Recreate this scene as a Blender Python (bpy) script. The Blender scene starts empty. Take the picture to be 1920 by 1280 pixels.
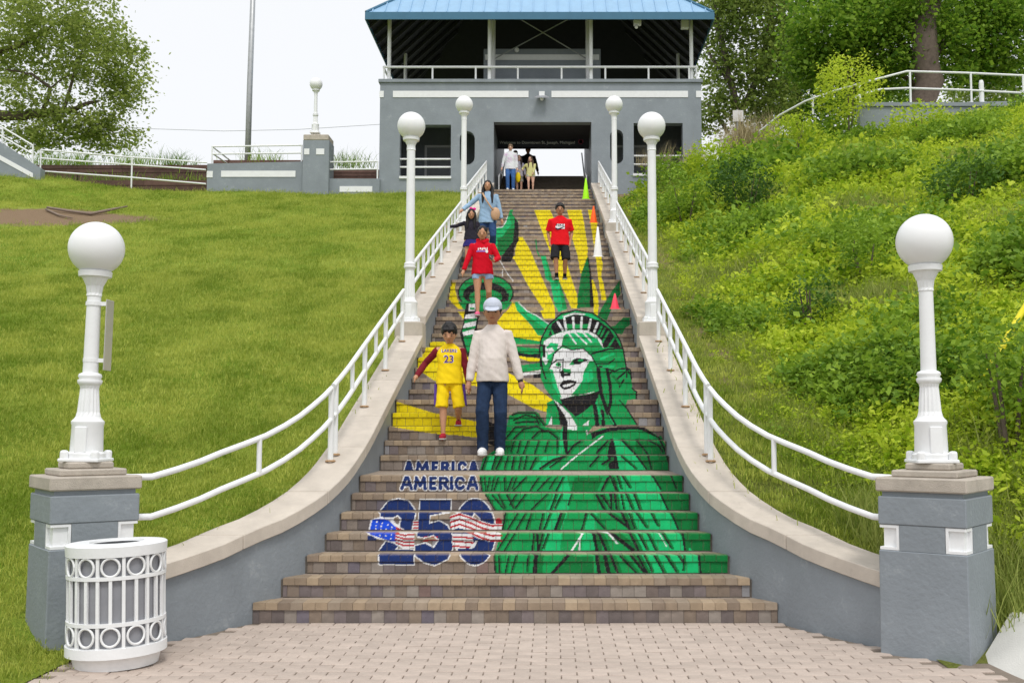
import bpy, bmesh, math, random
import numpy as np
from mathutils import Vector, Matrix, noise
from mathutils.geometry import tessellate_polygon
from mathutils.bvhtree import BVHTree

random.seed(7)
rng = np.random.default_rng(7)
R = math.radians
scene = bpy.context.scene
C = scene.collection

# ------------------------------------------------------------------ camera
FOC, PX, PY = 2000.0, 1035.0, 640.0           # focal length and principal point in photo pixels
CX, CH = 0.302, 1.596                         # camera x and height
TH = math.atan((799.5 - 640) / FOC)           # pitch
cam_d = bpy.data.cameras.new('camera')
cam_d.sensor_width = 36.0
cam_d.lens = 36.0 * FOC / 1920
cam_d.shift_x = (960 - PX) / 1920
cam_d.clip_end = 2000
cam = bpy.data.objects.new('camera', cam_d)
cam.location = (CX, 0, CH)
cam.rotation_euler = (math.pi / 2 + TH, 0, 0)
C.objects.link(cam)
scene.camera = cam

# ------------------------------------------------------------------ light
SUN_EL, SUN_AZ = R(58), R(200)                # overcast, sun high behind the camera
w = bpy.data.worlds.new('World'); scene.world = w; w.use_nodes = True
nt = w.node_tree; nt.nodes.clear()
out = nt.nodes.new('ShaderNodeOutputWorld'); bg = nt.nodes.new('ShaderNodeBackground')
sky = nt.nodes.new('ShaderNodeTexSky'); sky.sky_type = 'NISHITA'; sky.sun_disc = False
sky.sun_elevation = SUN_EL; sky.sun_rotation = SUN_AZ
sky.air_density = 1.0; sky.dust_density = 6.0; sky.ozone_density = 1.0
hsv = nt.nodes.new('ShaderNodeHueSaturation'); hsv.inputs['Saturation'].default_value = 0.1
mix = nt.nodes.new('ShaderNodeMix'); mix.data_type = 'RGBA'; mix.inputs[0].default_value = 0.8
mix.inputs[7].default_value = (8.6, 8.8, 9.1, 1)      # even white cloud deck
nt.links.new(sky.outputs[0], hsv.inputs['Color'])
nt.links.new(hsv.outputs[0], mix.inputs[6])
nt.links.new(mix.outputs[2], bg.inputs[0])
bg.inputs[1].default_value = 0.127
nt.links.new(bg.outputs[0], out.inputs[0])
sun_d = bpy.data.lights.new('sun', 'SUN'); sun_d.energy = 1.5; sun_d.angle = R(14); sun_d.color = (1, 0.96, 0.9)
sun = bpy.data.objects.new('sun', sun_d); C.objects.link(sun)
sun.rotation_euler = (math.pi / 2 - SUN_EL, 0, R(18))
scene.view_settings.view_transform = 'Standard'; scene.view_settings.look = 'None'
scene.view_settings.exposure = 0.0; scene.view_settings.gamma = 1.0
scene.cycles.max_bounces = 6
scene.cycles.use_denoising = True

# ------------------------------------------------------------------ helpers
def proj(X, Y, Z):
    x = X - CX; z = Z - CH
    dc = Y * math.cos(TH) + z * math.sin(TH)
    yc = -Y * math.sin(TH) + z * math.cos(TH)
    return PX + FOC * x / dc, PY - FOC * yc / dc

def U(px, py, Y):
    """world point at depth Y behind photo pixel (px, py)"""
    b = (PY - py) / FOC
    z = Y * (math.sin(TH) + b * math.cos(TH)) / (math.cos(TH) - b * math.sin(TH))
    dc = Y * math.cos(TH) + z * math.sin(TH)
    return Vector((CX + (px - PX) * dc / FOC, Y, CH + z))

def UZ(px, py, Z):
    """world point at height Z behind photo pixel"""
    lo, hi = 1.0, 200.0
    for _ in range(60):
        m = (lo + hi) / 2
        z = U(px, py, m).z
        if (z > Z) == (Z < CH): lo = m
        else: hi = m
    return U(px, py, lo)

def srgb(r, g, b):
    f = lambda c: (c / 255) / 12.92 if c / 255 <= 0.04045 else ((c / 255 + 0.055) / 1.055) ** 2.4
    return (f(r), f(g), f(b), 1.0)

MATS = {}
def M(name, col, rough=0.6, var=0.12, scale=6.0, bump=0.0, bscale=80.0, metallic=0.0, spec=0.3, rnd=0.0, stain=None):
    """plain procedural material: colour broken up by two noises, fine bump"""
    if name in MATS: return MATS[name]
    m = bpy.data.materials.new(name); m.use_nodes = True
    nt = m.node_tree; b = nt.nodes['Principled BSDF']
    b.inputs['Roughness'].default_value = rough; b.inputs['Metallic'].default_value = metallic
    b.inputs['Specular IOR Level'].default_value = spec
    if len(col) == 3: col = (*col, 1)
    tc = nt.nodes.new('ShaderNodeTexCoord')
    n1 = nt.nodes.new('ShaderNodeTexNoise'); n1.inputs['Scale'].default_value = scale; n1.inputs['Detail'].default_value = 6
    n1.inputs['Roughness'].default_value = 0.65
    nt.links.new(tc.outputs['Object'], n1.inputs['Vector'])
    mr = nt.nodes.new('ShaderNodeMapRange'); mr.inputs[1].default_value = 0.25; mr.inputs[2].default_value = 0.75
    mr.inputs[3].default_value = 1 - var; mr.inputs[4].default_value = 1 + var
    nt.links.new(n1.outputs[0], mr.inputs[0])
    src = mr.outputs[0]
    if rnd:
        oi = nt.nodes.new('ShaderNodeObjectInfo')
        mr2 = nt.nodes.new('ShaderNodeMapRange'); mr2.inputs[3].default_value = 1 - rnd; mr2.inputs[4].default_value = 1 + rnd
        nt.links.new(oi.outputs['Random'], mr2.inputs[0])
        mu = nt.nodes.new('ShaderNodeMath'); mu.operation = 'MULTIPLY'
        nt.links.new(src, mu.inputs[0]); nt.links.new(mr2.outputs[0], mu.inputs[1]); src = mu.outputs[0]
    vm = nt.nodes.new('ShaderNodeVectorMath'); vm.operation = 'SCALE'
    vm.inputs[0].default_value = col[:3]
    nt.links.new(src, vm.inputs['Scale'])
    colout = vm.outputs[0]
    if stain:
        n3 = nt.nodes.new('ShaderNodeTexNoise'); n3.inputs['Scale'].default_value = stain[1]; n3.inputs['Detail'].default_value = 8
        n3.inputs['Roughness'].default_value = 0.75
        nt.links.new(tc.outputs['Object'], n3.inputs['Vector'])
        r3 = nt.nodes.new('ShaderNodeMapRange'); r3.inputs[1].default_value = stain[2]; r3.inputs[2].default_value = stain[2] + 0.15
        nt.links.new(n3.outputs[0], r3.inputs[0])
        mx = nt.nodes.new('ShaderNodeMix'); mx.data_type = 'RGBA'
        nt.links.new(r3.outputs[0], mx.inputs[0]); nt.links.new(colout, mx.inputs[6]); mx.inputs[7].default_value = (*stain[0][:3], 1)
        colout = mx.outputs[2]
    nt.links.new(colout, b.inputs['Base Color'])
    if bump:
        n2 = nt.nodes.new('ShaderNodeTexNoise'); n2.inputs['Scale'].default_value = bscale; n2.inputs['Detail'].default_value = 4
        nt.links.new(tc.outputs['Object'], n2.inputs['Vector'])
        bp = nt.nodes.new('ShaderNodeBump'); bp.inputs['Strength'].default_value = bump; bp.inputs['Distance'].default_value = 0.01
        nt.links.new(n2.outputs[0], bp.inputs['Height']); nt.links.new(bp.outputs[0], b.inputs['Normal'])
    MATS[name] = m
    return m

def leaf_mat(name, c1, c2, trans=0.35, rnd=True, spatial=0.0):
    if name in MATS: return MATS[name]
    m = bpy.data.materials.new(name); m.use_nodes = True
    nt = m.node_tree; b = nt.nodes['Principled BSDF']; b.inputs['Roughness'].default_value = 0.55
    b.inputs['Specular IOR Level'].default_value = 0.25
    o = nt.nodes['Material Output']
    at = nt.nodes.new('ShaderNodeAttribute'); at.attribute_name = 'tone'
    oi = nt.nodes.new('ShaderNodeObjectInfo')
    ad = nt.nodes.new('ShaderNodeMath'); ad.operation = 'MULTIPLY_ADD'
    nt.links.new(oi.outputs['Random'], ad.inputs[0]); ad.inputs[1].default_value = 0.45 if rnd else 0.0
    nt.links.new(at.outputs['Fac'], ad.inputs[2])
    rp = nt.nodes.new('ShaderNodeValToRGB')
    rp.color_ramp.elements[0].color = (*c1[:3], 1); rp.color_ramp.elements[1].color = (*c2[:3], 1)
    rp.color_ramp.elements[0].position = 0.1; rp.color_ramp.elements[1].position = 1.2 if rnd else 1.0
    fac = ad.outputs[0]
    if spatial:        # plants of one kind vary from place to place
        ge = nt.nodes.new('ShaderNodeNewGeometry'); ns = nt.nodes.new('ShaderNodeTexNoise'); ns.inputs['Scale'].default_value = 0.8; ns.inputs['Detail'].default_value = 6; ns.inputs['Roughness'].default_value = 0.65
        nt.links.new(ge.outputs['Position'], ns.inputs['Vector'])
        mr = nt.nodes.new('ShaderNodeMapRange'); mr.inputs[1].default_value = 0.3; mr.inputs[2].default_value = 0.7; mr.inputs[3].default_value = -spatial; mr.inputs[4].default_value = spatial
        nt.links.new(ns.outputs[0], mr.inputs[0]); a2 = nt.nodes.new('ShaderNodeMath'); nt.links.new(fac, a2.inputs[0]); nt.links.new(mr.outputs[0], a2.inputs[1]); fac = a2.outputs[0]
    nt.links.new(fac, rp.inputs[0])
    nt.links.new(rp.outputs[0], b.inputs['Base Color'])
    tr = nt.nodes.new('ShaderNodeBsdfTranslucent')
    nt.links.new(rp.outputs[0], tr.inputs[0])
    ms = nt.nodes.new('ShaderNodeMixShader'); ms.inputs[0].default_value = trans
    nt.links.new(b.outputs[0], ms.inputs[1]); nt.links.new(tr.outputs[0], ms.inputs[2])
    nt.links.new(ms.outputs[0], o.inputs[0])
    MATS[name] = m
    return m

def link(name, me, mat=None, parent=None):
    o = bpy.data.objects.new(name, me); C.objects.link(o)
    if mat is not None:
        if len(me.materials) == 0: me.materials.append(mat)
    if parent is not None: o.parent = parent
    return o

def mesh(name, verts, faces, smooth=False):
    me = bpy.data.meshes.new(name); me.from_pydata([tuple(v) for v in verts], [], faces); me.update()
    if smooth: me.shade_smooth()
    return me

class B:
    """collects shapes into one mesh"""
    def __init__(s): s.v = []; s.f = []; s.m = []; s.cur = 0
    def add(s, vs, fs):
        o = len(s.v); s.v += [tuple(v) for v in vs]; s.f += [tuple(i + o for i in f) for f in fs]; s.m += [s.cur] * len(fs)
    def box(s, x0, x1, y0, y1, z0, z1):
        s.add([(x0,y0,z0),(x1,y0,z0),(x1,y1,z0),(x0,y1,z0),(x0,y0,z1),(x1,y0,z1),(x1,y1,z1),(x0,y1,z1)],
              [(0,3,2,1),(4,5,6,7),(0,1,5,4),(1,2,6,5),(2,3,7,6),(3,0,4,7)])
    def prism(s, poly, z0, z1):
        n = len(poly)
        s.add([(p[0], p[1], z0) for p in poly] + [(p[0], p[1], z1) for p in poly],
              [tuple(range(n))[::-1], tuple(range(n, 2*n))] + [(i, (i+1) % n, n+(i+1) % n, n+i) for i in range(n)])
    def hexa(s, p):   # 8 points: bottom 4, top 4
        s.add(p, [(0,3,2,1),(4,5,6,7),(0,1,5,4),(1,2,6,5),(2,3,7,6),(3,0,4,7)])
    def tube(s, pts, r, n=10, caps=True):
        pts = [Vector(p) for p in pts]; k = len(pts)
        rr = r if isinstance(r, (list, tuple)) else [r] * k
        rings = []; prev = None
        for i, p in enumerate(pts):
            t = (pts[min(i+1, k-1)] - pts[max(i-1, 0)]).normalized()
            if prev is None:
                a = Vector((0,0,1)) if abs(t.z) < 0.9 else Vector((1,0,0))
                u = t.cross(a).normalized()
            else:
                u = (prev - t * prev.dot(t)).normalized()
            prev = u; v = t.cross(u)
            rings.append([p + (u * math.cos(2*math.pi*j/n) + v * math.sin(2*math.pi*j/n)) * rr[i] for j in range(n)])
        vs = [q for g in rings for q in g]; fs = []
        for i in range(k-1):
            for j in range(n):
                a, b = i*n+j, i*n+(j+1) % n
                fs.append((a, b, b+n, a+n))
        if caps: fs += [tuple(range(n))[::-1], tuple(range((k-1)*n, k*n))]
        s.add(vs, fs)
    def lathe(s, prof, n=24, c=(0,0,0), flute=None):
        vs = []; fs = []
        for i, (r, z) in enumerate(prof):
            for j in range(n):
                a = 2*math.pi*j/n
                q = r
                if flute and flute[0] <= z <= flute[1] and j % 2: q = r * 0.9
                vs.append((c[0]+q*math.cos(a), c[1]+q*math.sin(a), c[2]+z))
        for i in range(len(prof)-1):
            for j in range(n):
                a, b = i*n+j, i*n+(j+1) % n
                fs.append((a, b, b+n, a+n))
        fs += [tuple(range(n))[::-1], tuple(range((len(prof)-1)*n, len(prof)*n))]
        s.add(vs, fs)
    def build(s, name, mat=None, parent=None, smooth=False, mats=None, bevel=0, angle=None):
        me = mesh(name, s.v, s.f)
        if mats:
            for q in mats: me.materials.append(q)
            me.polygons.foreach_set('material_index', s.m)
        if bevel:
            bm = bmesh.new(); bm.from_mesh(me)
            bmesh.ops.bevel(bm, geom=[e for e in bm.edges if len(e.link_faces) == 2 and e.calc_face_angle(0) > 0.6], offset=bevel, segments=1, affect='EDGES')
            bm.to_mesh(me); bm.free()
        if smooth: me.shade_smooth()
        if angle: me.shade_smooth(); me.set_sharp_from_angle(angle=R(angle))
        return link(name, me, mat, parent)

def tag(o, label=None, cat=None, group=None, kind=None):
    if label: o['label'] = label
    if cat: o['category'] = cat
    if group: o['group'] = group
    if kind: o['kind'] = kind
    return o
def empty(name, loc=(0,0,0), rz=0):
    o = bpy.data.objects.new(name, None); o.empty_display_size = 0.1; C.objects.link(o); o.location = loc; o.rotation_euler = (0,0,rz); return o
def copy_tree(o, parent=None):
    c = o.copy(); C.objects.link(c); c.parent = parent
    for ch in list(o.children): copy_tree(ch, c)
    return c

# common materials
CONC = M('concrete', (0.50, 0.45, 0.385), 0.85, 0.16, 5, 0.35, 120, stain=((0.33,0.30,0.26), 9, 0.62))
COPE = M('coping_stone', (0.56, 0.50, 0.43), 0.85, 0.15, 4, 0.3, 160, rnd=0.07, stain=((0.40,0.36,0.31), 6, 0.63))
GREYP = M('grey_paint', (0.25, 0.28, 0.308), 0.55, 0.13, 1.6, 0.5, 30, stain=((0.345,0.375,0.395), 3.2, 0.585))
WHITEP = M('white_paint', (0.82, 0.83, 0.84), 0.4, 0.05, 9, 0.08, 50, stain=((0.62,0.59,0.53), 14, 0.74))
WHITEM = M('white_metal', (0.84, 0.85, 0.86), 0.4, 0.05, 7, 0.12, 45, stain=((0.72,0.69,0.63), 9, 0.66))
GLOBE = M('opal_globe', (0.86, 0.865, 0.875), 0.3, 0.02, 3, spec=0.4)
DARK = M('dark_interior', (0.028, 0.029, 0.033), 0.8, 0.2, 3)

# ------------------------------------------------------------------ stair geometry
LANDS = [7, 12, 17, 22, 27, 32, 37, 42, 47, 52, 57]
def stepY(n):
    k = sum(1 for l in LANDS if l < n)
    return 8.8706 + (n - 1 - k) * 0.2797 + k * 1.18416
def stepZ(n):
    if n <= 0: return 0.0
    return 0.15972 * n + 0.00383 * sum(1 for l in LANDS if l < n)
NTOP = 57
YT, ZT = stepY(NTOP), stepZ(NTOP)
def interp(tab, t):
    if t <= tab[0][0]: return tab[0][1] + (t - tab[0][0]) * (tab[1][1]-tab[0][1]) / (tab[1][0]-tab[0][0])
    for (a, p), (b, q) in zip(tab, tab[1:]):
        if t <= b: return p + (q - p) * (t - a) / (b - a)
    return tab[-1][1]
WTAB = [(7.5,2.93),(7.86,2.71),(8.2,2.50),(8.5,2.335),(8.8706,2.16),(9.15,1.985),(9.43,1.845),(9.71,1.735),(9.99,1.657),(10.27,1.612),(10.55,1.585),(11.0,1.575),(60,1.575)]
def W(Y): return interp(WTAB, Y)
Y17, Y37 = stepY(17), stepY(37)
def copz(Y):
    """top of the coping (inner edge)"""
    if Y < Y17: return interp([(7.5,0.50),(7.86,0.55),(8.5,0.665),(9.17,0.834),(9.6,0.985),(9.9,1.106),(10.5,1.355),(11.0,1.52),(11.73,1.765),(Y17,2.89)], Y)
    if Y < Y37: return interp([(Y17, stepZ(17)+0.37), (Y37, stepZ(37)+0.17)], Y)
    return interp([(Y37, stepZ(37)+0.37), (YT, ZT+0.22)], Y)

# ------------------------------------------------------------------ the mural, traced as flat shapes on the risers
COLS = dict(Y=srgb(246,226,18), G=srgb(12,160,84), D=srgb(4,122,58), L=srgb(22,196,118), K=srgb(28,27,32), W=srgb(236,238,240),
            N=srgb(28,52,112), R=srgb(190,34,46), B=srgb(28,84,228))
REG = dict(A=(1000,560,260/1109), T=(840,480,220/1280), F=(860,360,280/1493), S=(880,760,0.25), Q=(1080,760,320/1241), U=(680,850,280/1558),
           C=(1040,480,180/1152), V=(700,640,200/985), P=(0,0,1.0))
SH = []
def tr(reg, pts):
    x, y, s = REG[reg]; return [(x + a*s, y + b*s) for a, b in pts]
def PG(reg, col, pts): SH.append(('p', col, tr(reg, pts), 0))
def ST(reg, col, wd, *pts): SH.append(('s', col, tr(reg, pts), wd * REG[reg][2]))
def EL(reg, col, cx, cy, rx, ry):
    PG(reg, col, [(cx + rx*math.cos(a*math.pi/16), cy + ry*math.sin(a*math.pi/16)) for a in range(32)])
# yellow rays
PG('F','Y',[(600,450),(640,450),(720,590),(790,760),(840,870),(900,1010),(960,1150),(965,1265),(850,1265),(815,1185),(850,1180),(690,930),(560,680),(530,650),(560,640),(570,560)])
PG('F','Y',[(755,180),(915,180),(945,250),(1000,400),(1060,640),(1130,870),(1180,1010),(1190,1160),(1130,1165),(1010,900),(930,640),(850,440),(795,290)])
PG('F','Y',[(1085,178),(1228,178),(1250,290),(1280,480),(1292,560),(1285,660),(1240,810),(1215,810),(1190,640),(1140,480),(1110,300)])
PG('F','Y',[(1290,178),(1345,178),(1385,300),(1390,440),(1425,640),(1440,720),(1425,850),(1445,900),(1480,1080),(1430,1085),(1400,900),(1375,700),(1345,480),(1315,300)])
PG('F','Y',[(1320,875),(1345,875),(1390,1010),(1400,1160),(1390,1240),(1350,1240),(1345,1120),(1335,1000)])
PG('T','Y',[(35,290),(80,290),(75,350),(95,440),(130,530),(165,580),(120,580),(60,530),(10,470),(20,400)])
PG('T','Y',[(105,605),(200,605),(170,690)])
PG('T','Y',[(700,500),(725,510),(760,590),(850,690),(960,830),(1015,880),(1010,930),(900,910),(760,895),(600,900),(480,700),(560,690),(600,630),(660,580)])
PG('T','Y',[(700,1000),(790,1070),(1000,1120),(995,1155),(900,1155),(690,1080)])
PG('P','Y',[(800,640),(832,640),(935,690),(1000,722),(1037,750),(1027,773),(1000,765),(935,730),(880,722),(850,715),(815,714),(783,692),(781,675),(797,660)])
PG('V','Y',[(215,555),(300,580),(560,660),(720,690),(985,745),(1060,800),(1060,900),(985,890),(780,865),(560,850),(450,835),(250,800),(180,785),(178,660),(215,660)])
# torch: flame, cup, handle
PG('F','G',[(525,145),(550,165),(535,220),(590,290),(598,330),(598,480),(500,600),(410,640),(380,640),(335,540),(340,360),(440,350),(500,220)])
PG('F','D',[(390,460),(440,450),(480,390),(560,360),(560,430),(500,600),(390,600)])
PG('F','L',[(340,360),(440,350),(505,240),(530,330),(480,380),(440,440),(390,460),(385,600),(410,680),(380,640),(335,540)])
PG('F','K',[(560,255),(598,310),(598,490),(555,560),(545,650),(520,700),(430,700),(430,650),(460,600),(540,500),(555,400)])
ST('F','W',8,(345,362),(440,350),(470,300),(490,240)); ST('F','W',8,(415,690),(490,820),(545,890)); ST('F','W',8,(440,780),(435,850))
EL('T','K',412,405,306,205); EL('T','G',412,402,290,190); EL('T','K',405,415,240,130); EL('T','G',410,450,180,85)
for i in range(14): ST('T','D',7,(250+i*25,395),(262+i*23,500))
PG('T','G',[(110,500),(700,500),(640,575),(540,600),(300,600),(165,580)])
PG('T','K',[(590,430),(660,400),(660,490),(590,500)])
PG('T','K',[(200,520),(330,510),(340,610),(330,700),(290,1000),(215,1110),(160,950),(130,850),(165,740),(180,610)])
PG('T','W',[(225,520),(300,515),(300,600),(225,600)]); PG('T','G',[(240,560),(290,560),(290,585),(240,585)])
PG('T','W',[(195,640),(320,615),(320,680),(180,680)]); PG('T','G',[(175,700),(310,675),(310,720),(180,745)])
PG('T','W',[(180,735),(310,705),(300,765),(160,785)]); PG('T','G',[(165,790),(300,760),(290,800),(150,830)])
PG('T','W',[(160,830),(290,790),(280,850),(170,870)]); PG('T','G',[(165,880),(280,850),(270,1000),(215,1060)])
# crown spikes
PG('F','L',[(820,640),(870,640),(940,880),(1000,880),(1080,1170),(1000,1200),(960,1130),(915,900),(870,870),(850,760)])
PG('F','G',[(870,640),(895,720),(940,880),(905,880)]); PG('F','G',[(1000,880),(1050,1020),(1085,1170),(1040,1170)])
ST('F','G',12,(772,480),(785,590),(805,640))
PG('F','D',[(1290,640),(1310,760),(1340,1150),(1185,1160),(1190,1050),(1230,800)])
PG('F','K',[(1290,640),(1302,660),(1330,850),(1352,1150),(1312,1150),(1310,860)])
PG('C','D',[(780,290),(790,450),(700,590),(620,780),(520,720),(570,610),(680,430)])
PG('C','D',[(820,740),(905,740),(900,830),(850,860),(810,935),(740,935),(660,850),(730,830)])
PG('T','L',[(725,500),(770,505),(860,600),(960,650),(1100,740),(1050,800),(1030,865),(980,865),(900,740),(800,640),(750,590)])
ST('T','W',12,(770,505),(860,598),(960,645),(1105,745)); PG('T','G',[(800,600),(1060,790),(1030,865),(980,860),(900,740)])
PG('T','G',[(700,880),(1010,930),(1005,962),(700,962)]); PG('T','G',[(700,980),(1000,1010),(1000,1105),(890,1105),(700,1050)])
PG('T','K',[(700,1040),(890,1070),(1060,1060),(1060,1108),(890,1108),(700,1075)])
PG('T','G',[(760,1195),(1020,1160),(1045,1232),(760,1275)]); PG('T','W',[(800,1275),(1050,1238),(1050,1290),(800,1300)])
PG('A','K',[(0,605),(130,590),(130,640),(0,630)])
# shadow beside the arm and the small dark wedge
PG('V','K',[(985,700),(1120,760),(1180,850),(1180,1000),(985,900)])
# head
PG('A','G',[(60,330),(120,210),(225,118),(340,92),(475,115),(570,180),(650,260),(697,340),(722,420),(742,545),(778,572),(784,640),(792,716),(828,745),(824,800),(752,810),(738,860),(830,1008),(100,1008),(110,830),(160,805),(95,720),(62,640),(55,540),(48,400)])
for seg in ([(60,540),(50,400),(62,325),(120,210),(225,118),(340,92),(475,115),(570,180),(650,260),(697,340),(722,420),(742,545)],[(742,545),(778,572),(784,640)],[(790,716),(826,745),(822,800)],[(738,860),(830,1008)],[(62,480),(72,560),(100,640)]):
    ST('A','K',11,*seg)
PG('A','K',[(120,300),(150,200),(230,140),(350,118),(460,138),(540,188),(610,240),(700,390),(555,392),(520,320),(430,250),(330,240),(230,262)])
PG('A','L',[(190,150),(330,100),(440,112),(525,165),(500,168),(420,135),(330,125),(215,165)])
PG('A','W',[(230,140),(330,108),(420,122),(400,132),(330,124),(250,150)])
PG('A','G',[(250,202),(440,202),(450,238),(330,236),(250,252)])
for a, b in (((195,185),(235,250)),((248,160),(262,246)),((318,150),(324,238)),((388,148),(382,238)),((458,168),(442,246)),((515,195),(488,262))): ST('A','W',19,a,b)
for a, b in (((140,240),(160,285)),((545,225),(520,280)),((600,265),(555,345)),((650,310),(600,385)),((570,240),(540,300))): ST('A','G',16,a,b)
PG('A','W',[(85,340),(150,295),(230,265),(330,245),(430,252),(505,290),(545,335),(560,392),(400,397),(300,392),(235,362),(200,420),(140,470),(100,530),(72,490)])
PG('A','G',[(225,375),(240,300),(262,280),(300,335),(420,355),(530,350),(560,398),(470,440),(400,412),(300,412),(250,395)])
PG('A','L',[(262,280),(350,270),(440,275),(500,300),(530,350),(420,355),(300,335)])
for a, b in (((285,280),(340,358)),((330,268),(425,360)),((390,262),(465,345)),((440,268),(500,310)),((180,290),(150,350))): ST('A','W',13,a,b)
PG('A','L',[(105,385),(140,350),(200,360),(190,410),(150,470),(112,490)]); PG('A','W',[(100,400),(150,390),(170,420),(120,450)])
PG('A','K',[(50,365),(95,365),(95,470),(75,470),(75,380),(55,375)])
PG('A','G',[(110,500),(165,440),(180,400),(215,400),(140,540)])
PG('A','W',[(165,440),(230,392),(320,412),(400,402),(465,465),(500,540),(522,620),(522,730),(440,762),(330,772),(222,802),(182,740),(150,640),(130,560)])
PG('A','G',[(450,495),(490,500),(527,560),(527,735),(470,745),(380,765),(300,772),(340,725),(395,650),(405,580)])
PG('A','L',[(400,590),(470,560),(480,640),(440,670),(390,680),(340,725),(395,650)])
PG('A','L',[(132,560),(155,570),(190,690),(228,795),(205,780),(160,700)])
ST('A','K',9,(160,445),(200,405),(235,372),(300,408),(400,398),(465,455),(500,520),(528,590),(530,700))
ST('A','K',7,(128,560),(150,500),(165,445)); ST('A','K',10,(148,522),(185,490),(240,487)); ST('A','K',8,(160,545),(205,552),(222,540)); EL('A','G',200,525,22,17); EL('A','K',203,524,8,9)
ST('A','K',9,(238,480),(236,560)); PG('A','G',[(320,482),(345,478),(330,530),(285,530)])
PG('A','K',[(315,492),(345,474),(412,478),(448,490),(405,502),(372,522),(325,522)]); EL('A','G',378,494,24,12); ST('A','W',9,(350,540),(400,512),(445,495))
PG('A','G',[(228,558),(298,560),(300,600),(240,590)]); PG('A','K',[(212,585),(238,565),(250,598),(300,592),(296,617),(248,617),(240,637),(220,615)]); ST('A','K',8,(215,555),(212,585))
PG('A','K',[(208,692),(235,655),(290,646),(348,660),(332,692),(290,718),(250,727),(225,714)]); PG('A','W',[(232,692),(290,676),(332,674),(292,698),(245,708)])
PG('A','K',[(215,802),(330,776),(440,766),(527,735),(515,795),(440,872),(390,912),(340,942),(290,902),(230,842)])
PG('A','K',[(160,812),(230,842),(275,925),(268,1005),(212,1005),(200,900)])
PG('A','G',[(270,925),(340,942),(460,870),(495,920),(485,1010),(440,1062),(370,1088),(300,1010)])
PG('A','W',[(160,802),(205,838),(290,918),(352,1020),(340,1090),(430,1048),(442,1125),(370,1132),(300,1195),(272,1240),(268,1040),(252,930)])
PG('A','W',[(390,1012),(447,968),(440,1015)]); PG('A','L',[(300,1040),(330,1110),(310,1125)])
PG('A','W',[(118,1005),(150,930),(152,1005)]); PG('A','L',[(100,1008),(110,900),(140,930),(120,1008)])
for wd, *p in ((30,(520,560),(540,750),(590,900),(650,1005)),(26,(590,560),(615,700),(620,820),(600,900)),(34,(480,800),(500,900),(510,1005)),(12,(530,540),(650,580),(690,560),(745,556),(772,600)),(10,(742,560),(746,628)),(15,(660,650),(730,590)),(15,(690,702),(722,650)),(10,(600,610),(640,565)),(14,(468,440),(600,402),(705,395)),(10,(505,520),(600,520),(650,482)),(9,(560,790),(580,860)),(9,(690,810),(740,870)),(30,(550,900),(560,1005))): ST('A','K',wd,*p)
ST('A','L',16,(505,830),(545,960)); ST('A','L',10,(600,930),(640,1000)); ST('A','L',18,(640,440),(540,480)); ST('A','L',14,(560,545),(640,540)); ST('A','D',20,(640,620),(700,690))
FOLDS = []
# robe
PG('P','G',[(955,778),(985,771),(1010,774),(1022,800),(1045,805),(1098,806),(1100,815),(1125,803),(1180,799),(1212,803),(1236,819),(1252,850),(1256,884),(1400,884),(1420,1075),(930,1075),(925,1045),(930,1030),(940,992),(946,960),(928,955),(910,925),(899,905),(899,885),(905,860),(915,852),(943,833),(947,810)])
PG('Q','D',[(430,240),(520,245),(640,320),(672,400),(675,462),(1300,462),(1300,1230),(900,1230),(893,1090),(790,1050),(740,895),(665,752),(615,608),(555,505),(480,400),(440,320)])
PG('Q','L',[(268,235),(330,250),(420,310),(480,400),(510,455),(555,505),(615,608),(665,752),(740,895),(785,1000),(893,1090),(893,1230),(560,1230),(440,1050),(390,900),(335,750),(300,600),(308,460),(280,300)])
PG('S','L',[(735,530),(760,660),(750,760),(700,900),(680,1090),(540,1090),(560,930),(570,800),(640,650),(690,530)]); PG('S','L',[(870,800),(960,800),(940,1080),(840,1085)])
PG('S','L',[(560,380),(700,375),(600,480),(470,480)]); PG('S','L',[(150,385),(210,385),(170,480),(110,480)])
PG('S','D',[(790,540),(1000,540),(960,640),(760,640)]); PG('S','D',[(250,260),(330,260),(300,360),(240,360)]); PG('S','D',[(700,1130),(930,1130),(930,1260),(660,1260)])
PG('A','L',[(190,1225),(200,1100),(235,1020),(245,1100),(235,1240)])
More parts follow.
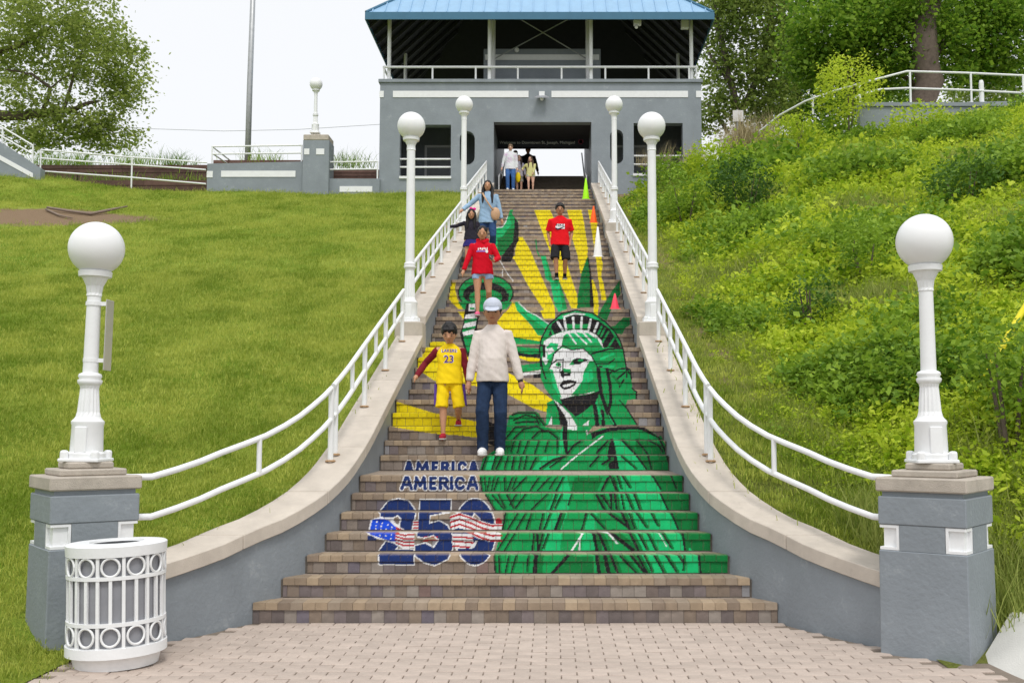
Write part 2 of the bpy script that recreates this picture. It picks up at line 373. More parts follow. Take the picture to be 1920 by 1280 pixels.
for wd, *p in ((11,(320,70),(360,55),(490,55),(560,145)),(9,(330,110),(420,70),(500,90),(520,140)),(10,(345,130),(430,120),(520,125)),(11,(270,250),(340,165),(420,158)),(11,(330,250),(410,175),(500,155),(560,190)),(12,(470,245),(520,195),(590,188),(660,245)),(9,(660,245),(655,362)),
    (10,(335,268),(310,352)),(10,(380,268),(360,355)),(10,(440,265),(405,360)),(9,(520,265),(490,360)),(9,(590,265),(565,350)),(12,(128,385),(95,480)),(11,(195,385),(170,475)),(12,(240,390),(200,475)),(10,(290,380),(262,475)),(12,(335,385),(318,475)),(10,(390,385),(370,475)),(9,(430,380),(410,475)),(10,(500,390),(455,480)),
    (14,(530,472),(620,410),(720,380)),(10,(600,462),(700,392)),(14,(735,362),(780,300),(830,268)),(12,(905,450),(970,382)),(10,(955,345),(1035,268)),
    (9,(82,540),(95,638)),(8,(112,540),(122,638)),(8,(150,540),(135,635)),(8,(182,540),(165,635)),(9,(215,540),(185,635)),(10,(262,540),(265,635)),(10,(322,540),(285,635)),(8,(352,540),(320,625)),(11,(420,540),(330,635)),(10,(520,540),(455,635)),(9,(600,540),(510,635)),(8,(650,540),(600,622)),(10,(700,540),(650,635)),(9,(1035,540),(990,635)),(9,(1080,540),(1110,640)),
    (10,(120,668),(190,780)),(10,(170,670),(255,772)),(9,(215,665),(268,765)),(11,(280,668),(330,765)),(10,(350,668),(300,745)),(10,(420,665),(345,768)),(11,(580,665),(465,778)),(11,(650,662),(608,778)),(9,(690,665),(640,770)),(8,(765,665),(740,745)),(9,(950,670),(1000,768)),(10,(985,670),(1062,772)),(10,(1055,660),(1065,772)),(10,(1095,660),(1106,778)),
    (13,(270,805),(250,928)),(10,(360,810),(288,928)),(10,(420,810),(350,928)),(11,(465,808),(425,928)),(10,(552,810),(525,928)),(10,(605,808),(558,928)),(20,(690,803),(645,928)),(9,(880,808),(840,928)),(9,(915,818),(1005,918)),(11,(1050,808),(1118,862)),
    (10,(290,958),(208,1085)),(10,(340,958),(262,1085)),(11,(485,956),(470,1085)),(18,(508,956),(516,1085)),(10,(552,956),(522,1080)),(10,(590,956),(550,1065)),(21,(935,954),(955,1086)),(18,(968,954),(1022,1080)),(14,(1048,958),(1125,1005)),
    (10,(220,1128),(226,1250)),(10,(295,1128),(268,1256)),(10,(350,1128),(313,1256)),(10,(440,1128),(430,1240)),(32,(500,1125),(490,1258)),(25,(740,1125),(625,1252)),(24,(955,1125),(976,1258)),(26,(1015,1125),(1042,1258)),(16,(1060,1128),(1105,1240)),(10,(185,1128),(195,1258))): ST('S','D',wd*2.0,*[(x+wd*0.8, y) for x, y in p]); FOLDS.append(('S', wd, p))
PG('S','K',[(700,160),(712,70),(735,120),(738,362),(720,362),(700,250)])
PG('Q','K',[(250,240),(272,240),(315,462),(240,462),(228,360)]); PG('Q','K',[(110,200),(250,158),(420,150),(500,160),(605,232),(570,225),(480,180),(420,172),(250,186),(160,215),(115,245)])
for wd, *p in ((15,(190,425),(250,388)),(12,(100,440),(165,365)),(12,(150,345),(230,258)),(13,(600,232),(650,330),(672,412)),(14,(330,250),(430,350),(510,458)),(13,(440,250),(520,350),(548,458)),(10,(330,370),(430,455)),(12,(520,250),(600,290),(632,335)),
    (10,(245,512),(190,612)),(12,(250,512),(288,612)),(10,(300,512),(325,602)),(12,(335,510),(388,592)),(14,(555,508),(616,606)),(12,(690,508),(728,598)),(12,(150,648),(207,750)),(10,(195,650),(250,748)),(14,(255,636),(255,752)),(14,(280,636),(295,752)),(9,(325,640),(346,752)),(12,(362,638),(408,748)),(12,(420,640),(462,752)),(14,(612,636),(666,752)),
    (9,(70,782),(45,890)),(12,(110,788),(205,892)),(18,(240,782),(390,893)),(20,(335,782),(388,893)),(11,(385,782),(427,890)),(12,(438,780),(508,882)),(11,(545,780),(592,872)),(14,(693,778),(742,896)),
    (22,(125,922),(152,1052)),(20,(165,922),(218,1050)),(28,(250,922),(412,1048)),(18,(390,922),(452,1046)),(12,(450,922),(512,1042)),(12,(515,922),(578,1046)),(12,(620,918),(694,1036)),(16,(775,920),(792,1048)),
    (26,(150,1088),(167,1215)),(28,(210,1088),(238,1212)),(18,(255,1092),(303,1210)),(15,(320,1092),(433,1210)),(20,(400,1092),(492,1204)),(16,(450,1092),(514,1210)),(11,(495,1090),(552,1205)),(13,(568,1088),(636,1210)),(13,(652,1088),(728,1205)),(11,(742,1088),(772,1132)),(10,(785,1088),(778,1195)),(16,(893,1086),(905,1215))): ST('Q','D',wd*2.0,*[(x+wd*0.8, y) for x, y in p]); FOLDS.append(('Q', wd, p))
for rg_, wd, p in FOLDS: ST(rg_, 'K', wd, *p)
ST('S','W',11,(690,475),(800,380),(1000,230)); ST('S','W',14,(850,958),(770,1082)); ST('S','W',12,(830,1000),(825,1080)); ST('Q','W',13,(235,928),(300,1000)); ST('Q','W',6,(600,920),(660,1025))
# lettering: AMERICA twice, 250 with a flag ribbon
LET = dict(A=[[(0,1),(0.42,0),(0.62,0),(1,1)],[(0.25,0.66),(0.78,0.66)]], M=[[(0,1),(0.12,0),(0.5,0.75),(0.88,0),(1,1)]], E=[[(0.9,0.04),(0.1,0.04),(0.1,0.96),(0.9,0.96)],[(0.1,0.5),(0.75,0.5)]],
           R=[[(0.1,1),(0.1,0.04),(0.7,0.04),(0.9,0.26),(0.7,0.5),(0.1,0.52)],[(0.5,0.52),(0.95,1)]], I=[[(0.5,0),(0.5,1)]], C=[[(0.95,0.22),(0.7,0.04),(0.3,0.04),(0.05,0.3),(0.05,0.7),(0.3,0.96),(0.7,0.96),(0.95,0.78)]])
def word(y0, y1, boxes):
    for pas, (col, wd) in enumerate((('W', 52), ('N', 35))):
        for ch, x0, x1 in boxes:
            for stk in LET[ch]: ST('U', col, wd, *[(x0 + 12 + a*(x1-x0-24), y0 + 10 + b*(y1-y0-20)) for a, b in stk])
word(82, 200, [('A',436,528),('M',556,692),('E',716,792),('R',814,910),('I',928,962),('C',992,1085),('A',1110,1200)])
word(240, 376, [('A',396,522),('M',536,664),('E',692,775),('R',790,905),('I',912,944),('C',960,1066),('A',1086,1205)])
D2 = [(185,600),(270,495),(370,472),(480,495),(552,600),(536,690),(505,800),(335,1000),(532,1000),(532,1152),(175,1152),(168,1020),(320,810),(398,700),(375,652),(310,662),(188,660)]
D5 = [(602,482),(920,482),(914,605),(700,642),(692,730),(800,702),(882,750),(932,850),(932,1000),(882,1100),(750,1162),(640,1132),(548,1062),(548,962),(660,932),(740,976),(796,902),(740,852),(640,872),(570,862),(590,640)]
D0 = [(1170+214*math.cos(a*math.pi/20), 815+345*math.sin(a*math.pi/20)) for a in range(40)]
for d in (D2, D5, D0): ST('U','W',24,*(d+d[:1]))
for d in (D2, D5, D0): PG('U','N',d)
PG('U','W',[(1125,680),(1165,615),(1235,690),(1225,760),(1140,720)]); PG('U',None,[(1140,675),(1175,630),(1215,675),(1210,710),(1150,690)])
PG('U','W',[(910,650),(1000,612),(1130,650),(1240,700),(1350,735),(1455,732),(1436,918),(1330,918),(1210,885),(1140,855),(1172,965),(1140,985),(955,985),(925,780)])
for k, yy in enumerate((0, 52, 104, 156)):
    ST('U','R',20,(918,662+yy),(1010,632+yy),(1130,672+yy),(1240,722+yy),(1350,752+yy),(1446,748+yy))
for yy in (0, 48, 96): ST('U','R',18,(945,868+yy),(1040,872+yy),(1155,880+yy))
PG('U','N',[(925,800),(1000,775),(1115,800),(1115,835),(930,835)]); PG('U','W',[(1180,905),(1205,900),(1160,985),(1110,990)])
PG('U','W',[(60,800),(85,685),(180,662),(300,672),(365,640),(405,680),(385,760),(445,800),(540,805),(535,985),(420,990),(320,935),(150,885),(55,845)])
PG('U',None,[(320,672),(365,655),(390,690),(372,745),(330,710)])
PG('U','B',[(75,795),(100,690),(180,676),(270,690),(345,770),(345,915),(300,918),(200,882),(78,842)]); PG('U','N',[(50,850),(80,850),(150,885),(140,905),(55,905)])
for x, y in ((148,708),(206,726),(138,750),(196,758),(262,744),(304,768),(136,784),(190,792),(246,788),(300,800),(180,850),(242,858),(300,845),(292,886)): EL('U','W',x,y,9,9)
PG('U','R',[(340,755),(440,805),(380,805),(350,790)])
for yy in (0, 42, 84, 126): ST('U','R',17,(345,832+yy*0.75),(430,850+yy*0.85),(530,845+yy*0.9))
PG('U','W',[(525,700),(585,690),(578,790),(525,790)])
for yy in (712, 744, 776): ST('U','R',16,(532,yy),(578,yy))
for yy in (862, 898): ST('U','R',14,(640,yy+10),(720,yy),(780,yy+8))
ST('U','W',10,(640,880),(740,852),(792,900),(740,976),(660,935))
PG('U','R',[(1385,680),(1430,670),(1450,700),(1445,735),(1385,735)])

def mural(x, y):
    """x, y: arrays of photo positions of points on the risers -> rgb, painted mask"""
    n = len(x); rgb = np.zeros((n, 3)); on = np.zeros(n, bool)
    for kind, col, pts, wd in SH:
        P = np.array(pts); pad = wd/2 + 0.5
        idx = np.nonzero((x > P[:,0].min()-pad) & (x < P[:,0].max()+pad) & (y > P[:,1].min()-pad) & (y < P[:,1].max()+pad))[0]
        if len(idx) == 0: continue
        a, b = x[idx], y[idx]
        if kind == 'p':
            ins = np.zeros(len(idx), bool); Q = np.roll(P, -1, axis=0)
            for (x0, y0), (x1, y1) in zip(P, Q):
                if y0 == y1: continue
                c = (y0 > b) != (y1 > b)
                ins ^= c & (a < (x1-x0)*(b-y0)/(y1-y0) + x0)
        else:
            ins = np.zeros(len(idx), bool)
            for (x0, y0), (x1, y1) in zip(P[:-1], P[1:]):
                dx, dy = x1-x0, y1-y0; L2 = dx*dx+dy*dy + 1e-9
                t = np.clip(((a-x0)*dx + (b-y0)*dy)/L2, 0, 1)
                ins |= (a-x0-t*dx)**2 + (b-y0-t*dy)**2 < (wd/2)**2
        h = idx[ins]
        if col is None: on[h] = False
        else: rgb[h] = COLS[col][:3]; on[h] = True
    return rgb, on

# ------------------------------------------------------------------ the staircase
def brick_material():
    m = bpy.data.materials.new('stair_brick'); m.use_nodes = True; nt = m.node_tree; b = nt.nodes['Principled BSDF']
    at = nt.nodes.new('ShaderNodeVertexColor'); at.layer_name = 'col'
    tc = nt.nodes.new('ShaderNodeTexCoord'); n = nt.nodes.new('ShaderNodeTexNoise'); n.inputs['Scale'].default_value = 14; n.inputs['Detail'].default_value = 7; n.inputs['Roughness'].default_value = 0.7
    nt.links.new(tc.outputs['Object'], n.inputs['Vector'])
    mr = nt.nodes.new('ShaderNodeMapRange'); mr.inputs[1].default_value = 0.25; mr.inputs[2].default_value = 0.75; mr.inputs[3].default_value = 0.84; mr.inputs[4].default_value = 1.14
    nt.links.new(n.outputs[0], mr.inputs[0])
    v = nt.nodes.new('ShaderNodeVectorMath'); v.operation = 'SCALE'
    nt.links.new(at.outputs['Color'], v.inputs[0]); nt.links.new(mr.outputs[0], v.inputs['Scale']); nt.links.new(v.outputs[0], b.inputs['Base Color'])
    b.inputs['Roughness'].default_value = 0.65; b.inputs['Specular IOR Level'].default_value = 0.25
    n2 = nt.nodes.new('ShaderNodeTexNoise'); n2.inputs['Scale'].default_value = 170; nt.links.new(tc.outputs['Object'], n2.inputs['Vector'])
    bp = nt.nodes.new('ShaderNodeBump'); bp.inputs['Strength'].default_value = 0.35; bp.inputs['Distance'].default_value = 0.006
    nt.links.new(n2.outputs[0], bp.inputs['Height']); nt.links.new(bp.outputs[0], b.inputs['Normal'])
    return m
BRICK = brick_material()
MORTAR = M('mortar', (0.12, 0.105, 0.09), 0.9, 0.25, 20, 0.3, 90)
def paver_mat(name, c1, c2, mortar, sx=1.0):
    """small pavers laid in running bond, for surfaces too far or too flat to build"""
    m = bpy.data.materials.new(name); m.use_nodes = True; nt = m.node_tree; b = nt.nodes['Principled BSDF']; b.inputs['Roughness'].default_value = 0.85
    tc = nt.nodes.new('ShaderNodeTexCoord'); br = nt.nodes.new('ShaderNodeTexBrick')
    br.inputs['Scale'].default_value = 1.0; br.inputs['Brick Width'].default_value = 0.203; br.inputs['Row Height'].default_value = 0.1016; br.inputs['Mortar Size'].default_value = 0.004
    br.inputs['Color1'].default_value = (*c1, 1); br.inputs['Color2'].default_value = (*c2, 1); br.inputs['Mortar'].default_value = (*mortar, 1)
    nt.links.new(tc.outputs['Object'], br.inputs['Vector'])
    n = nt.nodes.new('ShaderNodeTexNoise'); n.inputs['Scale'].default_value = 2.2; n.inputs['Detail'].default_value = 8; nt.links.new(tc.outputs['Object'], n.inputs['Vector'])
    mr = nt.nodes.new('ShaderNodeMapRange'); mr.inputs[1].default_value = 0.3; mr.inputs[2].default_value = 0.7; mr.inputs[3].default_value = 0.82; mr.inputs[4].default_value = 1.15
    nt.links.new(n.outputs[0], mr.inputs[0]); v = nt.nodes.new('ShaderNodeVectorMath'); v.operation = 'SCALE'
    nt.links.new(br.outputs['Color'], v.inputs[0]); nt.links.new(mr.outputs[0], v.inputs['Scale']); nt.links.new(v.outputs[0], b.inputs['Base Color'])
    return m
TREAD = paver_mat('tread_pavers', (0.40,0.32,0.255), (0.33,0.27,0.215), (0.22,0.18,0.145))

stair = tag(empty('staircase', (0, 8.87, 0)), kind='structure')
stair['label'] = 'long brick staircase with a painted mural on its risers'
TONES_N = [srgb(164,145,122), srgb(152,135,116), srgb(172,153,129), srgb(144,128,112), srgb(158,143,126)]
TONES_R = [srgb(132,119,108), srgb(124,112,106), srgb(142,131,122), srgb(124,114,114), srgb(134,120,107), srgb(112,103,101), srgb(150,141,133)]
BLOTCH = [srgb(120,113,122), srgb(150,149,152), srgb(134,113,107), srgb(114,112,126)]

def brick_grid(x0, x1, z0, z1, yf, depth, cell):
    """a brick whose front is cut into small cells so that the paint can be laid on it"""
    nx = max(1, round((x1-x0)/cell)); nz = max(1, round((z1-z0)/cell)); e = 0.002
    vs = []; fs = []
    for j in range(nz+1):
        for i in range(nx+1):
            x = x0 + (x1-x0)*i/nx; z = z0 + (z1-z0)*j/nz; y = yf
            if i in (0, nx) or j in (0, nz): y = yf + e
            vs.append((x, y, z))
    for j in range(nz):
        for i in range(nx):
            a = j*(nx+1)+i; fs.append((a, a+1, a+nx+2, a+nx+1))
    o = len(vs)
    vs += [(x0, yf+depth, z0), (x1, yf+depth, z0), (x1, yf+depth, z1), (x0, yf+depth, z1)]
    bl, br_, tl, trr = 0, nx, nz*(nx+1), nz*(nx+1)+nx
    bot = list(range(0, nx+1)); top = list(range(tl, trr+1)); lef = [j*(nx+1) for j in range(nz+1)]; rig = [j*(nx+1)+nx for j in range(nz+1)]
    fs += [tuple(top + [o+2, o+3]), tuple(bot[::-1] + [o, o+1]), tuple(lef + [o+3, o])[::-1], tuple(rig[::-1] + [o+1, o+2])[::-1]]
    return vs, fs, o

def make_step(n):
    Yn = stepY(n); z1 = stepZ(n); z0 = stepZ(n-1) if n > 1 else -0.02
    hw = W(Yn + 0.02); Yb = stepY(n+1) + 0.03 if n < NTOP else Yn + 2.6
    sp = empty('step', (0, 0, 0)); sp.parent = stair; sp.location = (0, -8.87, 0)
    # body (mortar) and tread
    wb = W(min(Yb, Yn+1.2)) if n < 7 else hw
    bd = B(); pf, pb = hw + 0.02, max(wb, 1.575) + 0.03
    bd.hexa([(-pf,Yn+0.02,z0-0.25),(pf,Yn+0.02,z0-0.25),(pb,Yb,z0-0.25),(-pb,Yb,z0-0.25),(-pf,Yn+0.02,z1-0.012),(pf,Yn+0.02,z1-0.012),(pb,Yb,z1-0.012),(-pb,Yb,z1-0.012)])
    bd.build('step_core', MORTAR, sp)
    if Yb > Yn + 0.205:
        tp = B(); tp.box(-(pf if n >= 7 else pf-0.02), (pf if n >= 7 else pf-0.02), Yn+0.2045, Yb, z1-0.03, z1-0.004); tp.build('tread', TREAD, sp)
    cell = 0.0075 if n <= 8 else 0.0085 if n <= 22 else 0.014
    painted = 3 <= n <= 48
    nb = int(round(2*hw/0.1016)); wid = 2*hw/nb
    noff = random.choice((0, 0.5))
    allv = []; allf = []; allc = []; bricks = []
    for course in (0, 1):
        off = 0.0 if course == 0 else (0.5 if n % 2 else 0.35)
        za, zb, yf, dep = (z1-0.058, z1, Yn, 0.2) if course == 0 else (z0+0.004 if n > 1 else -0.01, z1-0.0615, Yn+0.014, 0.09)
        edges = [-hw] + [-hw + (i+off)*wid for i in range(0 if off else 1, nb + (1 if off else 0)) if -hw + (i+off)*wid < hw-0.02] + [hw]
        edges = sorted(set(round(e, 4) for e in edges))
        for a, b in zip(edges, edges[1:]):
            g = 0.0014; jy = random.uniform(-0.003, 0.003); jz = random.uniform(-0.0015, 0.001)
            vs, fs, o = brick_grid(a+g, b-g, za, zb+jz, yf+jy, dep, cell if painted else 0.06)
            P = np.array(vs)
            nn = len(P)
            t = random.choice(TONES_N if course == 0 else TONES_R); k = random.uniform(0.93, 1.05)
            tone = np.array(t[:3]) * k
            if course == 1 and random.random() < 0.06: tone = np.array(random.choice(BLOTCH)[:3]) * random.uniform(0.75, 1.05)
            colr = np.tile(tone, (len(P), 1)) * rng.uniform(0.93, 1.07, (len(P), 1))
            bricks.append((vs, fs, o, colr))
    if painted:
        P = np.vstack([np.array(q[0]) for q in bricks]); x, z = P[:,0]-CX, P[:,2]-CH
        dc = P[:,1]*math.cos(TH) + z*math.sin(TH); yc = -P[:,1]*math.sin(TH) + z*math.cos(TH)
        rgb, on = mural(PX + FOC*x/dc, PY - FOC*yc/dc)
    i0 = 0
    for vs, fs, o, colr in bricks:
        if painted:
            m_ = on[i0:i0+len(vs)].copy(); m_[o:] = False
            worn = np.array([v[1] for v in vs]) > min(v[1] for v in vs) + 0.001      # arrises where the paint has rubbed off
            wf = np.where(worn, rng.uniform(0.0, 0.32, len(vs)), 0.0) + np.where(rng.random(len(vs)) < 0.02, 0.3, 0.0)
            bare = colr * 0.8
            colr[m_] = (rgb[i0:i0+len(vs)] * rng.uniform(0.9, 1.05) * rng.uniform(0.93, 1.05, (len(vs), 1)) * (1-wf)[:,None] + bare * wf[:,None])[m_]
            i0 += len(vs)
        if n <= 4:
            bo = link('brick', mesh('brick', vs, fs), BRICK, sp); ca = bo.data.color_attributes.new('col', 'FLOAT_COLOR', 'POINT')
            ca.data.foreach_set('color', np.c_[colr, np.ones(len(vs))].ravel())
        else:
            k0 = len(allv); allv += vs; allf += [tuple(i+k0 for i in f) for f in fs]; allc.append(colr)
    if allv:
        bo = link('brick_courses', mesh('brick_courses', allv, allf), BRICK, sp); bo['kind'] = 'stuff'
        cc = np.vstack(allc); ca = bo.data.color_attributes.new('col', 'FLOAT_COLOR', 'POINT')
        ca.data.foreach_set('color', np.c_[cc, np.ones(len(cc))].ravel())
for n in range(1, NTOP + 1): make_step(n)

# ------------------------------------------------------------------ plaza and big ground
GROUND = M('ground_soil', (0.16, 0.15, 0.08), 0.95, 0.3, 0.8)
g = B(); g.add([(-600,-60,-0.06),(600,-60,-0.06),(600,9,-0.06),(-600,9,-0.06)], [(0,1,2,3)])
tag(g.build('ground', GROUND), kind='structure')
PAVER = M('paver', (0.48, 0.40, 0.345), 0.85, 0.12, 9, 0.3, 140, rnd=0.09, stain=((0.36,0.31,0.27), 3, 0.60))
PSAND = M('joint_sand', (0.22, 0.18, 0.145), 0.95, 0.2, 8, 0.2, 90)
pb = B(); pb.box(-3.05, 6.5, 3.0, 8.95, -0.05, -0.012)
plaza = tag(pb.build('plaza', PSAND), kind='structure')
pm = B(); pm.box(-0.0982, 0.0982, -0.0478, 0.0478, -0.05, 0.0); pmesh = pm.build('paver', PAVER, plaza, bevel=0.004)
half = B(); half.box(-0.0488, 0.0488, -0.0488, 0.0488, -0.05, 0.0)
cells = []
row = 0; y = 8.81
def in_plaza(x, y):
    if abs(x) + 0.05 > W(max(y, 7.5)) - 0.03 and y > 7.86: return False
    if x > 2.9 and y > 7.2: return False
    if x < -2.98: return False
    if x > 3.1 + (7.3 - y) * 0.13 and y < 7.35: return False
    if abs(x) > 2.62 and y > 7.55: return False
    return True
while y > 5.2:
    x = -3.6 + (0.1016 if row % 2 else 0)
    while x < 3.6:
        if in_plaza(x, y): cells.append((x, y))
        x += 0.2032
    y -= 0.1016; row += 1
vis = []
for (x, y) in cells:
    p = proj(x, y, 0)
    if p[1] < 1300 and -30 < p[0] < 1950: vis.append((-(y), x, y))
vis.sort(key=lambda q: q[0], reverse=True)
vis = sorted(vis, key=lambda q: q[2])
near = vis[:300]; rest = vis[300:]
first = True
for _, x, y in near:
    o = pmesh if first else pmesh.copy()
    if not first: C.objects.link(o)
    first = False
    o.location = (x, y, random.uniform(-0.003, 0.002)); o.rotation_euler = (random.uniform(-.012,.012), random.uniform(-.008,.008), random.uniform(-.012,.012))
fb = B()
for _, x, y in rest:
    dz = random.uniform(-0.003, 0.002)
    fb.box(x-0.0982, x+0.0982, y-0.0478, y+0.0478, -0.05, dz)
fo = fb.build('paver_field', None, plaza, bevel=0.003); fo['kind'] = 'stuff'
def field_mat():
    m = PAVER.copy(); m.name = 'paver_field'
    nt = m.node_tree; geo = nt.nodes.new('ShaderNodeNewGeometry')
    for n in nt.nodes:
        if n.type == 'OBJECT_INFO':
            for l in list(n.outputs['Random'].links): nt.links.new(geo.outputs['Random Per Island'], l.to_socket)
    return m
fo.data.materials.append(field_mat())

# ------------------------------------------------------------------ walls beside the stairs
CW = 0.34       # coping width
def side_wall(s, side):
    root = empty('stair_wall', (s*1.7, 8.0, 0))
    tag(root, 'grey stair wall with pale stone coping, %s' % ('beside the mown lawn' if s < 0 else 'beside the overgrown bank'), 'wall', 'walls flanking the stairs')
    def loc(o): o.location = (-s*1.7, -8.0, 0); return o
    def strip(ys, dtop, dbot, xin, xout, base=None):
        b = B(); k = len(ys); vs = []
        for y in ys:
            zc = copz(y); zb = base(y) if base else zc - dbot
            vs += [(s*(W(y)+xin), y, zb), (s*(W(y)+xout), y, zb), (s*(W(y)+xout), y, zc-dtop), (s*(W(y)+xin), y, zc-dtop)]
        fs = [(3,2,1,0), tuple((k-1)*4+i for i in range(4))]
        for i in range(k-1):
            a = i*4
            for q in range(4): fs.append((a+q, a+(q+1)%4, a+4+(q+1)%4, a+4+q))
        b.add(vs, fs if s < 0 else [f[::-1] for f in fs]); return b
    def secs(y0, y1, step=0.25):
        n = max(2, int((y1-y0)/step)+1); return [y0+(y1-y0)*i/(n-1) for i in range(n)]
    eps = 1e-4
    for y0, y1 in ((7.78, Y17-eps), (Y17+0.3, Y37-eps), (Y37+0.3, YT-0.05)):
        loc(strip(secs(y0, y1), 0.118, 0, 0.012, CW-0.04, base=lambda y: min(copz(y)-0.75, -0.1) if y < 12 else copz(y)-1.15).build('wall', GREYP, root))
        # small moulding line below the coping
        loc(strip(secs(y0, y1), 0.117, 0.15, 0.004, 0.05).build('drip_band', GREYP, root))
        y = y0; k = 0
        while y < y1 - 0.2:
            L = 0.95 if y < 11 else 1.35
            ye = min(y + L, y1)
            if y1 - ye < 0.4: ye = y1
            loc(strip(secs(y+0.006, ye-0.006, 0.16), 0, 0.118, -0.035, CW).build('coping_slab', COPE, root, bevel=0.006))
            y = ye
    for Yp, zt in ((Y17, copz(Y17+eps)), (Y37, copz(Y37+eps))):
        n = 17 if Yp == Y17 else 37
        pr = B(); xi, xo = 1.545, 1.575+CW+0.03
        pr.box(min(s*xi, s*xo), max(s*xi, s*xo), Yp, Yp+0.42, stepZ(n)-0.9, zt-0.004)
        loc(pr.build('pier', CONC, root, bevel=0.012))
    return root
side_wall(-1, 'left'); side_wall(1, 'right')

# ------------------------------------------------------------------ lamp posts
def lamp(name, base, post_h, label, group, sign=False, tilt=0.0):
    """base plate, square foot with door, fluted lower shaft, collar, plain upper shaft, capital, ring, opal globe"""
    root = empty(name, base); root.rotation_euler = (0, tilt, 0); tag(root, label, 'lamp', group)
    b = B(); b.box(-0.15,0.15,-0.15,0.15,0,0.025)
    for sx in (-1,1):
        for sy in (-1,1): b.lathe([(0.032,0.02),(0.032,0.075),(0.02,0.085)], 8, (sx*0.115, sy*0.115, 0))
    b.build('base_plate', WHITEM, root, bevel=0.006)
    f = B(); f.lathe([(0.135,0.02),(0.135,0.06),(0.118,0.075),(0.112,0.27),(0.118,0.285),(0.118,0.30),(0.095,0.325),(0.082,0.35)], 28)
    fo = f.build('foot', WHITEM, root, angle=40)
    d = B(); d.box(-0.045,0.045,-0.122,-0.108,0.07,0.26); d.build('access_door', WHITEM, fo, bevel=0.004)
    hc = post_h * 0.42 if post_h < 2 else 0.80
    sh = B(); sh.lathe([(0.088,0.34),(0.080,0.37),(0.066,hc-0.04),(0.07,hc-0.02),(0.07,hc)], 32, flute=(0.36, hc-0.03)); sh.build('fluted_shaft', WHITEM, root)
    co = B(); co.lathe([(0.068,hc-0.02),(0.086,hc),(0.09,hc+0.02),(0.076,hc+0.035),(0.086,hc+0.05),(0.08,hc+0.07),(0.058,hc+0.08)], 28); co.build('collar', WHITEM, root, smooth=True)
    ru = 0.01 if post_h > 2 else 0.0; up = B(); up.lathe([(0.056+ru,hc+0.06),(0.05+ru,post_h-0.14)], 20); up.build('upper_shaft', WHITEM, root, angle=40)
    cp = B(); cp.lathe([(0.05+ru,post_h-0.15),(0.056+ru,post_h-0.145),(0.054+ru,post_h-0.125),(0.062,post_h-0.07),(0.09,post_h-0.012),(0.10,post_h)], 24, flute=(post_h-0.13, post_h-0.02)); cp.build('capital', WHITEM, root)
    rg = B(); rg.lathe([(0.10,post_h-0.004),(0.118,post_h),(0.122,post_h+0.04),(0.112,post_h+0.046),(0.10,post_h+0.046)], 32); rg.build('ring', WHITEM, root, angle=40)
    gl = B(); r = 0.204; pr = []
    a0 = math.asin(0.104/r)
    for i in range(19):
        a = math.pi - a0 - (math.pi - a0) * i/18
        pr.append((max(r*math.sin(a), 0.001), post_h+0.045 + r*math.cos(a0) + r*math.cos(a)))
    gl.lathe(pr, 36); gl.build('globe', GLOBE, root, smooth=True)
    if sign:
        sp = B(); sp.box(0.10, 0.106, -0.02, 0.12, hc+0.10, post_h-0.17)
        sg = sp.build('sign_panel', M('sign_back', (0.62,0.60,0.57), 0.35, 0.08, 6, metallic=0.6), root, bevel=0.003)
        sg.location = (0, 0, 0)
        for z in (hc+0.16, post_h-0.22):
            k = B(); k.lathe([(0.058,z),(0.058,z+0.03)], 16); k.box(0.05,0.105,-0.012,0.012,z,z+0.03); k.build('bracket', WHITEM, sg)
    return root

